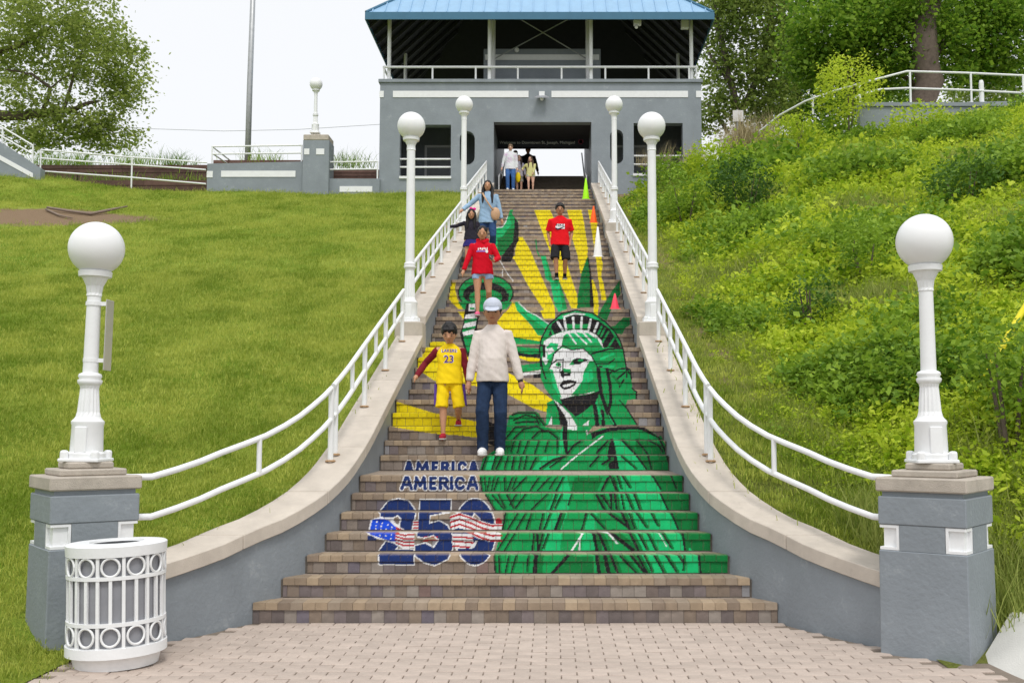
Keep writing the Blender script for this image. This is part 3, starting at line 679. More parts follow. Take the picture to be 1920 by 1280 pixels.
# ------------------------------------------------------------------ entrance pillars
CAP = M('cap_stone', (0.47, 0.42, 0.36), 0.9, 0.2, 7, 0.6, 150, stain=((0.27,0.24,0.20), 12, 0.6))
def pillar(corner, ang, label, gy):
    """square pillar set diagonally; corner = front corner on the ground"""
    a = 0.62
    c = Vector((corner.x, corner.y, 0)); c = c + Vector((0, a*0.707*1.0, 0))
    root = empty('entrance_pillar', (c.x, c.y, 0), ang); tag(root, label, 'pillar', 'entrance pillars')
    h = a/2
    lo = B(); q = h + 0.005
    lo.hexa([(-q,-q,-0.1),(q,-q,-0.1),(q,q,-0.1),(-q,q,-0.1),(-h,-h,0.72),(h,-h,0.72),(h,h,0.72),(-h,h,0.72)]); lo.build('shaft', GREYP, root, bevel=0.008)
    md = B(); n = h - 0.15; r = h - 0.004
    md.prism([(-n,-r),(n,-r),(n,-n),(r,-n),(r,n),(n,n),(n,r),(-n,r),(-n,n),(-r,n),(-r,-n),(-n,-n)], 0.721, 0.899); md.build('shaft_band', GREYP, root)
    for sx in (-1,1):
        for sy in (-1,1):
            e = B(); x0, x1 = sorted((sx*(n+0.002), sx*(h-0.03))); y0, y1 = sorted((sy*(n+0.002), sy*(h-0.03))); e.box(x0,x1,y0,y1,0.7215,0.8985)
            ci = e.build('corner_inset', WHITEP, root)
            fr = B()     # raised frame round the inset
            for (u0,u1,w0,w1) in ((n+0.003,h-0.008,0.7225,0.742),(n+0.003,h-0.008,0.878,0.8975)):
                x0, x1 = sorted((sx*u0, sx*u1)); y0, y1 = sorted((sy*u0, sy*u1)); fr.box(x0,x1,y0,y1,w0,w1)
            x0, x1 = sorted((sx*(n+0.003), sx*(n+0.022))); y0, y1 = sorted((sy*(h-0.03), sy*(h-0.008))); fr.box(x0,x1,y0,y1,0.742,0.878)
            x0, x1 = sorted((sx*(h-0.03), sx*(h-0.008))); y0, y1 = sorted((sy*(n+0.003), sy*(n+0.022))); fr.box(x0,x1,y0,y1,0.742,0.878)
            fr.build('inset_frame', WHITEP, ci)
    upb = B(); upb.box(-h,h,-h,h,0.90,1.10); upb.build('shaft_top', GREYP, root, bevel=0.008)
    nk = B(); nk.box(-h+0.025,h-0.025,-h+0.025,h-0.025,1.10,1.135); nk.build('neck', GREYP, root)
    for k, (hh, z0, z1) in enumerate(((h+0.012,1.1352,1.235),(h-0.075,1.2352,1.285),(h-0.15,1.2852,1.335))):
        s = B(); s.box(-hh,hh,-hh,hh,z0,z1); s.build('cap_stone', CAP, root, bevel=0.01)
    return root, c
pr_c = UZ(1806, 1244, 0.0); pl_c = UZ(98, 1226, 0.0)
prr, prc = pillar(pr_c, R(-38), 'grey pillar with stepped stone cap beside the white concrete kerb', 0)
plr, plc = pillar(pl_c, R(38), 'grey pillar with stepped stone cap behind the white litter bin', 0)
LG = 'globe lamp posts'
lamp('lamp_post', (prc.x-0.02, prc.y, 1.335), 1.40, 'white globe lamp on the pillar beside the overgrown bank', LG, tilt=R(-0.3))
lamp('lamp_post', (plc.x, plc.y, 1.335), 1.40, 'white globe lamp with a small sign plate, on the pillar behind the litter bin', LG, sign=True, tilt=R(0.9))
for s in (-1, 1):
    for Yp in (Y17, Y37):
        lamp('lamp_post', (s*(1.575+CW*0.55), Yp+0.2, copz(Yp+0.001)-0.004), 2.68 if Yp == Y17 else 2.62,
             'tall white globe lamp on the %s pier of the wall beside the %s' % ('lower' if Yp == Y17 else 'upper', 'lawn' if s < 0 else 'bank'), LG)

# ------------------------------------------------------------------ handrails
def handrail(s, y0, y1, posts, label, curved=False, end_post=True):
    root = empty('handrail', (s*1.8, y0, 0)); tag(root, label, 'handrail', 'white handrails on the stair walls')
    off = Vector((-s*1.8, -y0, 0))
    X = lambda y: s*(W(y) + CW*0.62)
    hz = lambda y, k: copz(y) + (k if not curved else k - 0.10*(1-min(1, max(0, (y-7.9)/2))))
    n = max(2, int((y1-y0)/0.2)+1); ys = [y0+(y1-y0)*i/(n-1) for i in range(n)]
    r = 0.025; pc = plc if s < 0 else prc
    for k, nm in ((0.70,'top_rail'), (0.40,'lower_rail')):
        pth = [Vector((X(y), y, hz(y,k))) + off for y in ys]
        if curved: pth = [Vector((pc.x, pc.y, pth[0].z-0.01)) + off] + pth      # let into the pillar
        b = B(); b.tube(pth, r, 12); b.build(nm, WHITEM, root, angle=50)
    for i, y in enumerate(posts):
        full = i % 2 == 0
        b = B()
        if full: b.tube([Vector((X(y), y, copz(y)-0.02))+off, Vector((X(y), y, hz(y,0.70)))+off], 0.027, 12); nm = 'post'
        else: b.tube([Vector((X(y), y, hz(y,0.40)))+off, Vector((X(y), y, hz(y,0.70)))+off], 0.022, 10); nm = 'baluster'
        o = b.build(nm, WHITEM, root, angle=50)
        if full:
            fl = B(); fl.lathe([(0.05,0),(0.05,0.012),(0.034,0.018)], 14, (X(y)+off.x, y+off.y, copz(y)-0.002)); fl.build('flange', M('rusty_flange', (0.42,0.27,0.15), 0.8, 0.3, 40), o)
    return root
def rng_posts(y0, y1, n):
    return [y0 + (y1-y0)*i/(n-1) for i in range(n)]
for s in (-1, 1):
    w_ = 'lawn' if s < 0 else 'bank'
    handrail(s, 8.16, 10.28, [10.28, 9.15], 'curved white handrail sweeping down to the pillar beside the %s' % w_, curved=True)
    handrail(s, 10.34, Y17-0.25, rng_posts(10.42, Y17-0.35, 7), 'white handrail below the lower lamp pier beside the %s' % w_)
    handrail(s, Y17+0.55, Y37-0.25, rng_posts(Y17+0.65, Y37-0.35, 13), 'white handrail between the two lamp piers beside the %s' % w_)
    handrail(s, Y37+0.55, YT-0.25, rng_posts(Y37+0.65, YT-0.35, 13), 'white handrail from the upper lamp pier to the pavilion beside the %s' % w_)

# ------------------------------------------------------------------ litter bin
bc = UZ(217, 1262, 0.0); bc.y += 0.30; bc.x = U(218, 1250, bc.y).x
def bin_():
    root = empty('litter_bin', (bc.x, bc.y, 0)); root.rotation_euler = (0, R(-1.6), 0); tag(root, 'round white metal litter bin with ring and slat pattern beside the pillar', 'litter bin')
    r = 0.318
    b = B(); b.lathe([(r-0.05,0.0),(r-0.035,0.075),(r-0.03,0.08)], 40); b.build('base', WHITEM, root, angle=40)
    b = B(); b.lathe([(r-0.03,0.078),(r+0.006,0.085),(r+0.006,0.15),(r-0.03,0.155)], 40); b.build('bottom_band', WHITEM, root, angle=40)
    b = B(); b.lathe([(r-0.028,0.10),(r-0.028,0.76)], 48); b.build('liner', M('bin_liner', (0.27,0.275,0.30), 0.5, 0.1, 4, 0.15, 60), root, angle=40)
    t = B(); t.lathe([(r-0.02,0.735),(r+0.004,0.738),(r+0.008,0.806),(r-0.002,0.814),(r-0.05,0.818),(0.175,0.818),(0.168,0.80)], 48); lid = t.build('lid', WHITEM, root, angle=40)
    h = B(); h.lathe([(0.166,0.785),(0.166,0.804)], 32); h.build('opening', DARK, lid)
    for z in (0.602, 0.302):      # rails that carry the slats
        b = B(); b.lathe([(r-0.028,z-0.012),(r,z-0.012),(r,z+0.012),(r-0.028,z+0.012)], 48); b.build('hoop', WHITEM, root, angle=40)
    N = 24
    for i in range(N):
        a = 2*math.pi*i/N; ca, sa = math.cos(a), math.sin(a)
        long = i % 2 == 0
        z0, z1 = (0.14, 0.75) if long else (0.302, 0.602)
        b = B(); hw = 0.0105
        pts = []
        for z in (z0, z1):
            for (rr, t_) in ((r-0.004,-hw),(r-0.004,hw),(r-0.022,hw),(r-0.022,-hw)): pts.append((rr*ca - t_*sa, rr*sa + t_*ca, z))
        b.hexa(pts); b.build('slat', WHITEM, root)
        if not long:
            for zc in (0.226, 0.674):
                ring = B(); pts = []
                for j in range(21):
                    t_ = 2*math.pi*j/20; aa = a + 0.058*math.cos(t_)/r
                    pts.append(((r-0.008)*math.cos(aa), (r-0.008)*math.sin(aa), zc + 0.060*math.sin(t_)))
                ring.tube(pts, 0.0088, 6, caps=False); ring.build('ring', WHITEM, root, smooth=True)
bin_()

# concrete kerb end at the right
k = B(); zt = 0.23
P0, P1 = UZ(1818, 1240, 0.0), Vector((3.32, 6.0, 0)); T0 = U(1893, 1146, 7.9)
k.hexa([(P0.x,P0.y,-0.1),(P1.x,P1.y,-0.1),(7,6.0,-0.1),(7,8.1,-0.1),(T0.x,7.9,T0.z),(T0.x+0.12,6.0,T0.z),(7,6.0,T0.z),(7,7.95,T0.z)])
tag(k.build('concrete_kerb', M('white_concrete', (0.66,0.65,0.61), 0.85, 0.1, 3, 0.3, 90), bevel=0.015), 'pale concrete kerb end with a sloping face beside the pillar', 'kerb')

# ------------------------------------------------------------------ terrain
def sm(a, b, t):
    t = min(1, max(0, (t-a)/(b-a))); return t*t*(3-2*t)
YC = YT - 0.2
def hill_left(X, Y):
    Yc = min(Y, YC)
    near = copz(max(7.9, Yc)) - 0.10
    if Yc >= Y17: near = 2.83 + (Yc - Y17) * (ZT + 0.02 - 2.83) / (YC - Y17)
    far = interp([(4.0,0.0),(7.3,0.004),(7.9,0.06),(8.5,0.28),(9.6,0.82),(11.5,1.62),(Y17,2.85),(YC,ZT-0.15)], Yc)
    near *= sm(7.86, 8.08, Y)
    t = sm(3.0, 3.45, -X) if Yc < 10 else 1.0
    z = near*(1-t) + far*t
    # rise of the lawn towards the left, hollow of bare soil below the fence
    z += 0.62*sm(10.3, 18, -X)*sm(24, 32, Y)
    z += 0.05*math.sin(X*0.9+1)*math.sin(Y*0.7)*sm(10, 14, Y)*sm(2.6, 4.0, -X)
    d = ((X+14.6)/2.6)**2 + ((Y-30.6)/1.3)**2
    z -= 0.35*math.exp(-d)
    if Y > YC: z = z + (Y-YC)*0.02
    return z
def hill_right(X, Y):
    Yc = min(Y, YC)
    near = copz(max(7.9, Yc)) - 0.12
    if Yc >= Y17: near = 2.80 + (Yc - Y17) * (ZT - 0.1 - 2.80) / (YC - Y17)
    far = interp([(4.0,-0.03),(7.35,-0.03),(7.9,0.10),(8.6,0.42),(9.6,0.95),(11.5,1.65),(Y17,2.82),(YC,ZT-0.2)], Yc)
    near *= sm(7.86, 8.08, Y)
    t = sm(2.75, 3.3, X) if Yc < 10 else 1.0
    z = near*(1-t) + far*t
    bank = max(0, X - 3.1)
    z += (0.31*bank*sm(0, 1.2, bank)) * sm(7.6, 10, Y)
    z += 0.12*math.sin(X*1.1)*math.sin(Y*0.8+2)*sm(3.5, 5, X)
    top = 9.95 + 0.03*max(0, X-8)
    return min(z, top) if z < top + 0.3 else top + min(0.1, (z-top)*0.05)

def gp(px, py, fn):
    Y = 8.0
    while Y < 34:
        q = U(px, py, Y)
        if q.z <= fn(q.x, Y): return Vector((q.x, Y, fn(q.x, Y)))
        Y += 0.05
    return U(px, py, 33)
def terrain(name, xs, ys, fn, mat, inner):
    vs = []; fs = []; nx, ny = len(xs), len(ys)
    for y in ys:
        for i, x in enumerate(xs):
            X = x
            if i == 0: X = inner(y)
            elif inner(y) > 0 and X < inner(y)+0.05*i: X = inner(y)+0.05*i
            elif inner(y) < 0 and X > inner(y)-0.05*i: X = inner(y)-0.05*i
            vs.append((X, y, fn(X, y)))
    for j in range(ny-1):
        for i in range(nx-1):
            a = j*nx+i; q = (a, a+1, a+nx+1, a+nx)
            fs.append(q if xs[-1] > xs[0] else q[::-1])
    me = mesh(name, vs, fs, True); return tag(link(name, me, mat), kind='structure')

def grass_ground(name, cA, cB, soil, soil_fac):
    m = bpy.data.materials.new(name); m.use_nodes = True; nt = m.node_tree; b = nt.nodes['Principled BSDF']; b.inputs['Roughness'].default_value = 0.9; b.inputs['Specular IOR Level'].default_value = 0.1
    tc = nt.nodes.new('ShaderNodeTexCoord')
    def noise(sc, det=6, vec=None):
        n = nt.nodes.new('ShaderNodeTexNoise'); n.inputs['Scale'].default_value = sc; n.inputs['Detail'].default_value = det; n.inputs['Roughness'].default_value = 0.7
        nt.links.new(vec or tc.outputs['Object'], n.inputs['Vector']); return n
    n1 = noise(0.55, 8); rp = nt.nodes.new('ShaderNodeValToRGB'); rp.color_ramp.elements[0].position = 0.35; rp.color_ramp.elements[1].position = 0.65
    rp.color_ramp.elements[0].color = (*cA, 1); rp.color_ramp.elements[1].color = (*cB, 1); nt.links.new(n1.outputs[0], rp.inputs[0])
    n2 = noise(30, 4); mr = nt.nodes.new('ShaderNodeMapRange'); mr.inputs[1].default_value = 0.3; mr.inputs[2].default_value = 0.7; mr.inputs[3].default_value = 0.65; mr.inputs[4].default_value = 1.3
    nt.links.new(n2.outputs[0], mr.inputs[0]); v = nt.nodes.new('ShaderNodeVectorMath'); v.operation = 'SCALE'
    nt.links.new(rp.outputs[0], v.inputs[0]); nt.links.new(mr.outputs[0], v.inputs['Scale'])
    at = nt.nodes.new('ShaderNodeAttribute'); at.attribute_name = 'soil'
    n3 = noise(2.5, 8); ad = nt.nodes.new('ShaderNodeMath'); ad.operation = 'ADD'; nt.links.new(at.outputs['Fac'], ad.inputs[0]); nt.links.new(n3.outputs[0], ad.inputs[1])
    r3 = nt.nodes.new('ShaderNodeMapRange'); r3.inputs[1].default_value = soil_fac; r3.inputs[2].default_value = soil_fac + 0.12; nt.links.new(ad.outputs[0], r3.inputs[0])
    mx = nt.nodes.new('ShaderNodeMix'); mx.data_type = 'RGBA'; nt.links.new(r3.outputs[0], mx.inputs[0]); nt.links.new(v.outputs[0], mx.inputs[6]); mx.inputs[7].default_value = (*soil, 1)
    nt.links.new(mx.outputs[2], b.inputs['Base Color'])
    nb = noise(60, 5); bp = nt.nodes.new('ShaderNodeBump'); bp.inputs['Strength'].default_value = 0.9; bp.inputs['Distance'].default_value = 0.04
    nt.links.new(nb.outputs[0], bp.inputs['Height']); nt.links.new(bp.outputs[0], b.inputs['Normal'])
    return m
def soil_attr(o, fn):
    a = o.data.attributes.new('soil', 'FLOAT', 'POINT')
    a.data.foreach_set('value', [fn(v.co.x, v.co.y) for v in o.data.vertices])
def frange(a, b, s):
    n = int(round((b-a)/s)); return [a+(b-a)*i/n for i in range(n+1)]
LAWN = grass_ground('lawn_ground', (0.165,0.275,0.022), (0.32,0.385,0.06), (0.27,0.19,0.12), 0.93)
BANKM = grass_ground('bank_ground', (0.13,0.19,0.025), (0.22,0.23,0.06), (0.27,0.20,0.125), 0.80)
xsL = [-1.9] + [-2.1-0.2*i for i in range(12)] + [-4.8-0.45*i for i in range(60)]
ysL = frange(4.4, 12, 0.16) + frange(12.3, YC, 0.35) + [YC+0.6, YC+3, YC+8, YC+20]
lawn = terrain('lawn_hill', xsL, ysL, hill_left, LAWN, lambda y: -(W(max(y, 7.55)) + CW - 0.03) if y > 7.8 else -3.0)
DIRT = gp(120, 408, hill_left)
def soil_l(x, y):
    d = ((x-DIRT.x)/2.7)**2 + ((y-DIRT.y)/1.3)**2
    v = 0.95*math.exp(-d*0.8)
    v += 0.5*math.exp(-(((x+9.7)/1.2)**2 + ((y-32.6)/0.5)**2))
    v += 0.42*math.exp(-(((x+3.35)/0.35)**2 + ((y-7.0)/0.9)**2))
    v += 0.35*math.exp(-(((x+2.7)/1.2)**2 + ((y-32.8)/0.3)**2))
    return v
soil_attr(lawn, soil_l)
xsR = [1.9] + [2.1+0.2*i for i in range(12)] + [4.8+0.45*i for i in range(60)]
bank = terrain('bank_hill', xsR, ysL, hill_right, BANKM, lambda y: (W(max(y, 7.55)) + CW - 0.03) if y > 7.8 else 2.95)
def soil_r(x, y):
    e = x - W(y) - CW
    return 0.34*math.exp(-((e-0.75)/0.5)**2)*sm(9.5, 13, y) + 0.30*math.exp(-((x-3.5)/0.35)**2 - ((y-7.6)/0.7)**2) + (0.35*math.exp(-((x-3.0)/0.8)**2) if y > 26 else 0)
soil_attr(bank, soil_r)

# ------------------------------------------------------------------ pavilion at the head of the stairs
PF = YT - 0.12            # front face of the wall
def pav():
    root = empty('pavilion', (0, PF, ZT)); tag(root, 'grey two storey pavilion with blue metal roof at the top of the stairs', 'pavilion')
    off = Vector((0, -PF, -ZT))
    def bd(b, name, mat, parent=None, **k):
        o = b.build(name, mat, parent or root, **k)
        if parent is None: o.location = off
        return o
    P = lambda px, py, Y=PF: U(px, py, Y)
    xl, xr = P(711,300).x, P(1316,300).x; zt = P(1000,155).z; zb = ZT - 1.6
    # openings
    def rect(x0, y0, x1, y1):
        a, b = P(x0,y0), P(x1,y1); return [(a.x,b.z),(b.x,b.z),(b.x,a.z),(a.x,a.z)]
    po = rect(927,229,1107,370); po[0] = (-1.56, ZT-0.6); po[1] = (1.56, ZT-0.6); po[2] = (1.56, po[2][1]); po[3] = (-1.56, po[3][1])
    holes = [rect(750,234,845,331), rect(1188,231,1281,326)]
    for cx0, cx1, y0, y1 in ((862,890,246,309),(1144,1169,243,307)):
        a, b = P(cx0,y0), P(cx1,y1); r = (b.x-a.x)/2; c = (a.x+b.x)/2
        loop = [(c+r*math.cos(t), b.z+r+r*math.sin(t)) for t in [math.pi+math.pi*i/8 for i in range(9)]] + [(c+r*math.cos(t), a.z-r+r*math.sin(t)) for t in [math.pi*i/8 for i in range(9)]]
        holes.append(loop)
    outer = [(xl,zb),(po[0][0],zb),(po[0][0],po[3][1]),(po[1][0],po[2][1]),(po[1][0],zb),(xr,zb),(xr,zt),(xl,zt)]
    loops = [outer] + holes
    flat = [p for l in loops for p in l]
    tris = tessellate_polygon([[Vector((x, z, 0)) for x, z in l] for l in loops])
    TK = 0.34
    b = B(); n = len(flat)
    b.add([(x, PF, z) for x, z in flat] + [(x, PF+TK, z) for x, z in flat], [t for t in tris] + [tuple(i+n for i in t[::-1]) for t in tris])
    i0 = 0
    for l in loops:
        m = len(l)
        b.add([(x, PF, z) for x, z in l] + [(x, PF+TK, z) for x, z in l], [(i, (i+1)%m, m+(i+1)%m, m+i) for i in range(m)])
    wl = bd(b, 'front_wall', GREYP)
    bm = bmesh.new(); bm.from_mesh(wl.data); bmesh.ops.remove_doubles(bm, verts=bm.verts, dist=1e-4); bmesh.ops.recalc_face_normals(bm, faces=bm.faces); bm.to_mesh(wl.data); bm.free()
    # white bands
    for x0, x1 in ((711.5,719.5),(737,991),(1034,1290),(1305,1315.5)):
        a, c = P(x0,171), P(x1,183); q = B(); q.box(a.x, c.x, PF-0.02, PF+0.02, c.z, a.z); bd(q, 'white_band', WHITEP)
    q = B(); q.box(xl-0.05, xr+0.05, PF-0.06, PF+0.3, zt, zt+0.10); bd(q, 'parapet_ledge', GREYP)
    # side and back walls of the two rooms, floor slab
    D2_ = 7.4; zc = po[2][1] + 0.05
    q = B(); q.box(xl, xl+0.3, PF+TK, PF+D2_, zb, zt); q.box(xr-0.3, xr, PF+TK, PF+D2_, zb, zt)
    bd(q, 'side_wall', GREYP)
    q = B(); q.box(-1.86,-1.56,PF+TK,PF+D2_,zb,zt-0.2); bd(q, 'tunnel_wall', GREYP)
    q = B(); q.box(1.56,1.86,PF+TK,PF+D2_,zb,zt-0.2); bd(q, 'tunnel_wall', GREYP)
    for s in (-1, 1):
        q = B(); x0, x1 = sorted((s*1.86, (xr-0.3) if s > 0 else (xl+0.3))); q.box(x0, x1, PF+3.0, PF+3.2, zb, zt-0.2); bd(q, 'room_back_wall', GREYP)
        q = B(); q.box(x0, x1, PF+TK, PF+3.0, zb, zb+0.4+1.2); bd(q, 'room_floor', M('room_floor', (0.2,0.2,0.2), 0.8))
        dx = x0 + (x1-x0)*(0.45 if s < 0 else 0.4)
        d = B(); d.box(dx-0.5, dx+0.5, PF+2.93, PF+2.998, ZT+0.1, ZT+2.1); dr = bd(d, 'door', M('door_grey', (0.3,0.32,0.34), 0.5), None)
        f = B()
        for u0, u1, w0, w1 in ((dx-0.58,dx-0.5,ZT+0.1,ZT+2.18),(dx+0.5,dx+0.58,ZT+0.1,ZT+2.18),(dx-0.5,dx+0.5,ZT+2.1,ZT+2.18)): f.box(u0,u1,PF+2.9,PF+2.985,w0,w1)
        f.build('door_frame', WHITEP, dr)
    # floor slab split so the tunnel stays open to the sky behind
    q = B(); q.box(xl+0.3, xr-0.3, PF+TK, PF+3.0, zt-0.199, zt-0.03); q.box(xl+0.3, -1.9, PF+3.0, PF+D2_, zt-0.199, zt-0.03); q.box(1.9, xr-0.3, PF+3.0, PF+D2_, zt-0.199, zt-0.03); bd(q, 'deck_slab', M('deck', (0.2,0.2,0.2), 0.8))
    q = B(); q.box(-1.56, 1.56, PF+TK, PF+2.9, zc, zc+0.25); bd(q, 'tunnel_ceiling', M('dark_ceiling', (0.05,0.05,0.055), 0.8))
    # beam with the welcome lettering
    a, c = U(938,253,PF+2.3), U(1102,276,PF+2.3)
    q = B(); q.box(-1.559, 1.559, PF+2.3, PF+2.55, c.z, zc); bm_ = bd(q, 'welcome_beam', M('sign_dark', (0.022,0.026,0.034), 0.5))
    tcu = bpy.data.curves.new('txt', 'FONT'); tcu.body = 'Welcome to Downtown St. Joseph, Michigan!'; tcu.size = 0.2; tcu.align_x = 'CENTER'; tcu.extrude = 0.002
    to = bpy.data.objects.new('txt', tcu); C.objects.link(to); bpy.context.view_layer.update()
    me = bpy.data.meshes.new_from_object(to.evaluated_get(bpy.context.evaluated_depsgraph_get())); C.objects.unlink(to); bpy.data.objects.remove(to)
    wd = max(v.co.x for v in me.vertices) - min(v.co.x for v in me.vertices); sc = (U(1078,265,PF+2.3).x - U(937,265,PF+2.3).x)/wd
    xm = (U(1078,265,PF+2.3).x + U(937,265,PF+2.3).x)/2
    me.transform(Matrix.Translation((xm, PF+2.293, U(1000,270,PF+2.3).z)) @ Matrix.Rotation(math.pi/2, 4, 'X') @ Matrix.Scale(sc, 4))
    link('lettering', me, M('letter_grey', (0.72,0.76,0.72), 0.6, 0.02), bm_)
    lg = B(); cc = U(1089,266,PF+2.29); lg.lathe([(0.085,0),(0.085,0.006),(0.06,0.006),(0.06,0)], 20); lo = lg.build('logo_ring', M('logo_red', (0.28,0.05,0.09), 0.6), bm_)
    lo.data.transform(Matrix.Translation(cc) @ Matrix.Rotation(math.pi/2, 4, 'X'))
    # steps and rails inside the tunnel
    DBR = M('inner_brick', (0.33,0.27,0.215), 0.9, 0.2, 12, 0.3, 100)
    for i in range(11):
        y = PF+2.6 + i*0.3; z = ZT + (i+1)*0.158
        q = B(); q.box(-1.555, 1.555, y, y+0.34 if i < 10 else y+2.5, z-0.6, z); bd(q, 'inner_step', DBR, bevel=0.01)
    for s in (-1, 1):
        q = B(); q.tube([(s*1.42, PF+0.6, ZT+0.55), (s*1.42, PF+1.5, ZT+0.85), (s*1.42, PF+2.6, ZT+0.95), (s*1.42, PF+6.0, ZT+2.7)], 0.025, 8); q.tube([(s*1.42,PF+0.6,ZT),(s*1.42,PF+0.6,ZT+0.56)],0.022,8); bd(q, 'tunnel_rail', WHITEM)
    # window rails and sills
    for hx0, hx1, ys, sy in ((750,845,(297,312),331),(1188,1281,(291,307),326)):
        for yy in ys:
            a, c = P(hx0,yy), P(hx1,yy); q = B(); q.tube([(a.x-0.02,PF+0.1,a.z),(c.x+0.02,PF+0.1,a.z)], 0.03, 8); bd(q, 'window_rail', WHITEM)
        a, c = P(hx0,sy), P(hx1,sy); q = B(); q.box(a.x-0.02, c.x+0.02, PF-0.05, PF+TK, a.z-0.075, a.z+0.004); bd(q, 'window_sill', WHITEP)
    # upper deck: railing, columns, core wall, roof
    yr = PF + 0.12
    a, c = U(719,128,yr), U(1307,124,yr); zr = (a.z + c.z)/2; z0 = zt + 0.10
    q = B(); q.tube([(a.x,yr,zr),(c.x,yr,zr)], 0.04, 10); q.tube([(a.x,yr,zr),(a.x,yr+6.5,zr)], 0.035, 8); q.tube([(c.x,yr,zr),(c.x,yr+6.5,zr)], 0.035, 8); bd(q, 'deck_rail', WHITEM)
    for px in (720, 811, 892, 971, 1053, 1135, 1216, 1292, 1306):
        x = U(px,140,yr).x; q = B(); q.tube([(x,yr,z0),(x,yr,zr)], 0.03, 8); bd(q, 'deck_rail_post', WHITEM)
    ze = U(1000,30,PF-0.7).z
    for px in (730, 918, 1108, 1296):
        x = U(px,90,PF+0.25).x; q = B(); q.tube([(x,PF+0.25,z0),(x,PF+0.25,ze+0.35)], 0.062, 12); bd(q, 'column', WHITEM)
    for s in (-1, 1):
        xe = (xl if s < 0 else xr)
        for dy in (3.6, 6.8):
            q = B(); q.tube([(xe - s*0.3,PF+dy,zt),(xe - s*0.3,PF+dy,ze+0.3)], 0.06, 10); bd(q, 'column', WHITEM)
        x = U(925 if s < 0 else 1102, 90, PF+1.4).x; q = B(); q.tube([(x,PF+1.4,zt),(x,PF+1.4,ze+1.6)], 0.075, 10); bd(q, 'column', WHITEM)
        q = B(); q.tube([(x,PF+1.4,zt+1.25),(-x*0.9,PF+1.4,zt+3.0)], 0.02, 6); bd(q, 'cross_brace', M('steel_rod', (0.35,0.36,0.38), 0.4, metallic=0.5))
    a, c = U(907,90,PF+1.7), U(1126,90,PF+1.7)
    q = B(); q.box(a.x, c.x, PF+1.7, PF+5.5, zt, U(1000,92,PF+1.7).z); cw = bd(q, 'core_wall', GREYP)
    q = B(); q.box(a.x+0.05, c.x-0.05, PF+1.67, PF+1.72, U(1000,113,PF+1.7).z, U(1000,103,PF+1.7).z); q.build('core_band', WHITEP, cw)
    ov = B(); cc = U(969,94,PF+1.64); ov.lathe([(0.001,-0.09),(0.07,-0.05),(0.085,0),(0.07,0.05),(0.001,0.09)], 16, cc); ov.build('bulkhead_light', GLOBE, cw, smooth=True)
    # roof: hip with standing seams, fascia, dark rafters below
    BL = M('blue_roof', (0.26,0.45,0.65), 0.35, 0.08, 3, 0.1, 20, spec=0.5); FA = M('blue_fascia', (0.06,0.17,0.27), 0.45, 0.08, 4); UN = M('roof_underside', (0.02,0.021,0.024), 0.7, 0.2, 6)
    ex0, ex1 = U(686,30,PF-0.75).x, U(1338,30,PF-0.75).x; ey0, ey1 = PF-0.75, PF+8.3
    zf = U(1000,36,PF-0.75).z; z1 = U(1000,24,PF-0.75).z; m_ = (ey1-ey0)/2; rise = m_*0.95
    rp = [(ex0,ey0,z1),(ex1,ey0,z1),(ex1,ey1,z1),(ex0,ey1,z1),(ex0+m_,ey0+m_,z1+rise),(ex1-m_,ey0+m_,z1+rise)]
    q = B(); q.add(rp, [(0,1,5,4),(1,2,5),(2,3,4,5),(3,0,4)]); rf = bd(q, 'roof', BL)
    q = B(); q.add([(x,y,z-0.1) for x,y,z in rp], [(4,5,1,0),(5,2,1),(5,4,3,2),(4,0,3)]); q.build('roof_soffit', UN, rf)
    q = B(); e = 0.012
    for x0,x1,y0,y1 in ((ex0-e,ex1+e,ey0-0.03,ey0),(ex0-e,ex1+e,ey1,ey1+0.03),(ex0-0.03,ex0,ey0,ey1),(ex1,ex1+0.03,ey0,ey1)): q.box(x0,x1,y0,y1,zf-0.02,z1+0.01)
    q.build('fascia', FA, rf)
    x = ex0 + 0.2
    while x < ex1:
        t = min(m_, x-ex0, ex1-x)
        if t > 0.05:
            q = B(); q.hexa([(x-0.014,ey0,z1),(x+0.014,ey0,z1),(x+0.014,ey0+t,z1+t*0.95),(x-0.014,ey0+t,z1+t*0.95),(x-0.014,ey0,z1+0.05),(x+0.014,ey0,z1+0.05),(x+0.014,ey0+t,z1+t*0.95+0.05),(x-0.014,ey0+t,z1+t*0.95+0.05)]); q.build('roof_seam', BL, rf)
            if int((x-ex0)/0.39) % 2 == 0:
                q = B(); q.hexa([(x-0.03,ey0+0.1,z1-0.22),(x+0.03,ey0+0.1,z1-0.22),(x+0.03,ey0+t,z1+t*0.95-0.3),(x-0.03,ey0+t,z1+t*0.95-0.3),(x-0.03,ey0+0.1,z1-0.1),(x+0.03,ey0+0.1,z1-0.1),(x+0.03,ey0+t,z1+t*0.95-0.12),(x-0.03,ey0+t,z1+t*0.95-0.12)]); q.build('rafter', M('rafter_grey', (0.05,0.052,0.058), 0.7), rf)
        x += 0.39
    for s in (-1, 1):
        ex = ex0 if s < 0 else ex1
        for i in range(1, 12):
            y = ey0 + i*0.75; t = min(m_, y-ey0, ey1-y)
            if t < 0.3: continue
            q = B(); q.hexa([(ex,y-0.03,z1-0.22),(ex,y+0.03,z1-0.22),(ex-s*t,y+0.03,z1+t*0.95-0.3),(ex-s*t,y-0.03,z1+t*0.95-0.3),(ex,y-0.03,z1-0.1),(ex,y+0.03,z1-0.1),(ex-s*t,y+0.03,z1+t*0.95-0.12),(ex-s*t,y-0.03,z1+t*0.95-0.12)]); q.build('rafter', M('rafter_grey', (0.05,0.052,0.058), 0.7), rf)
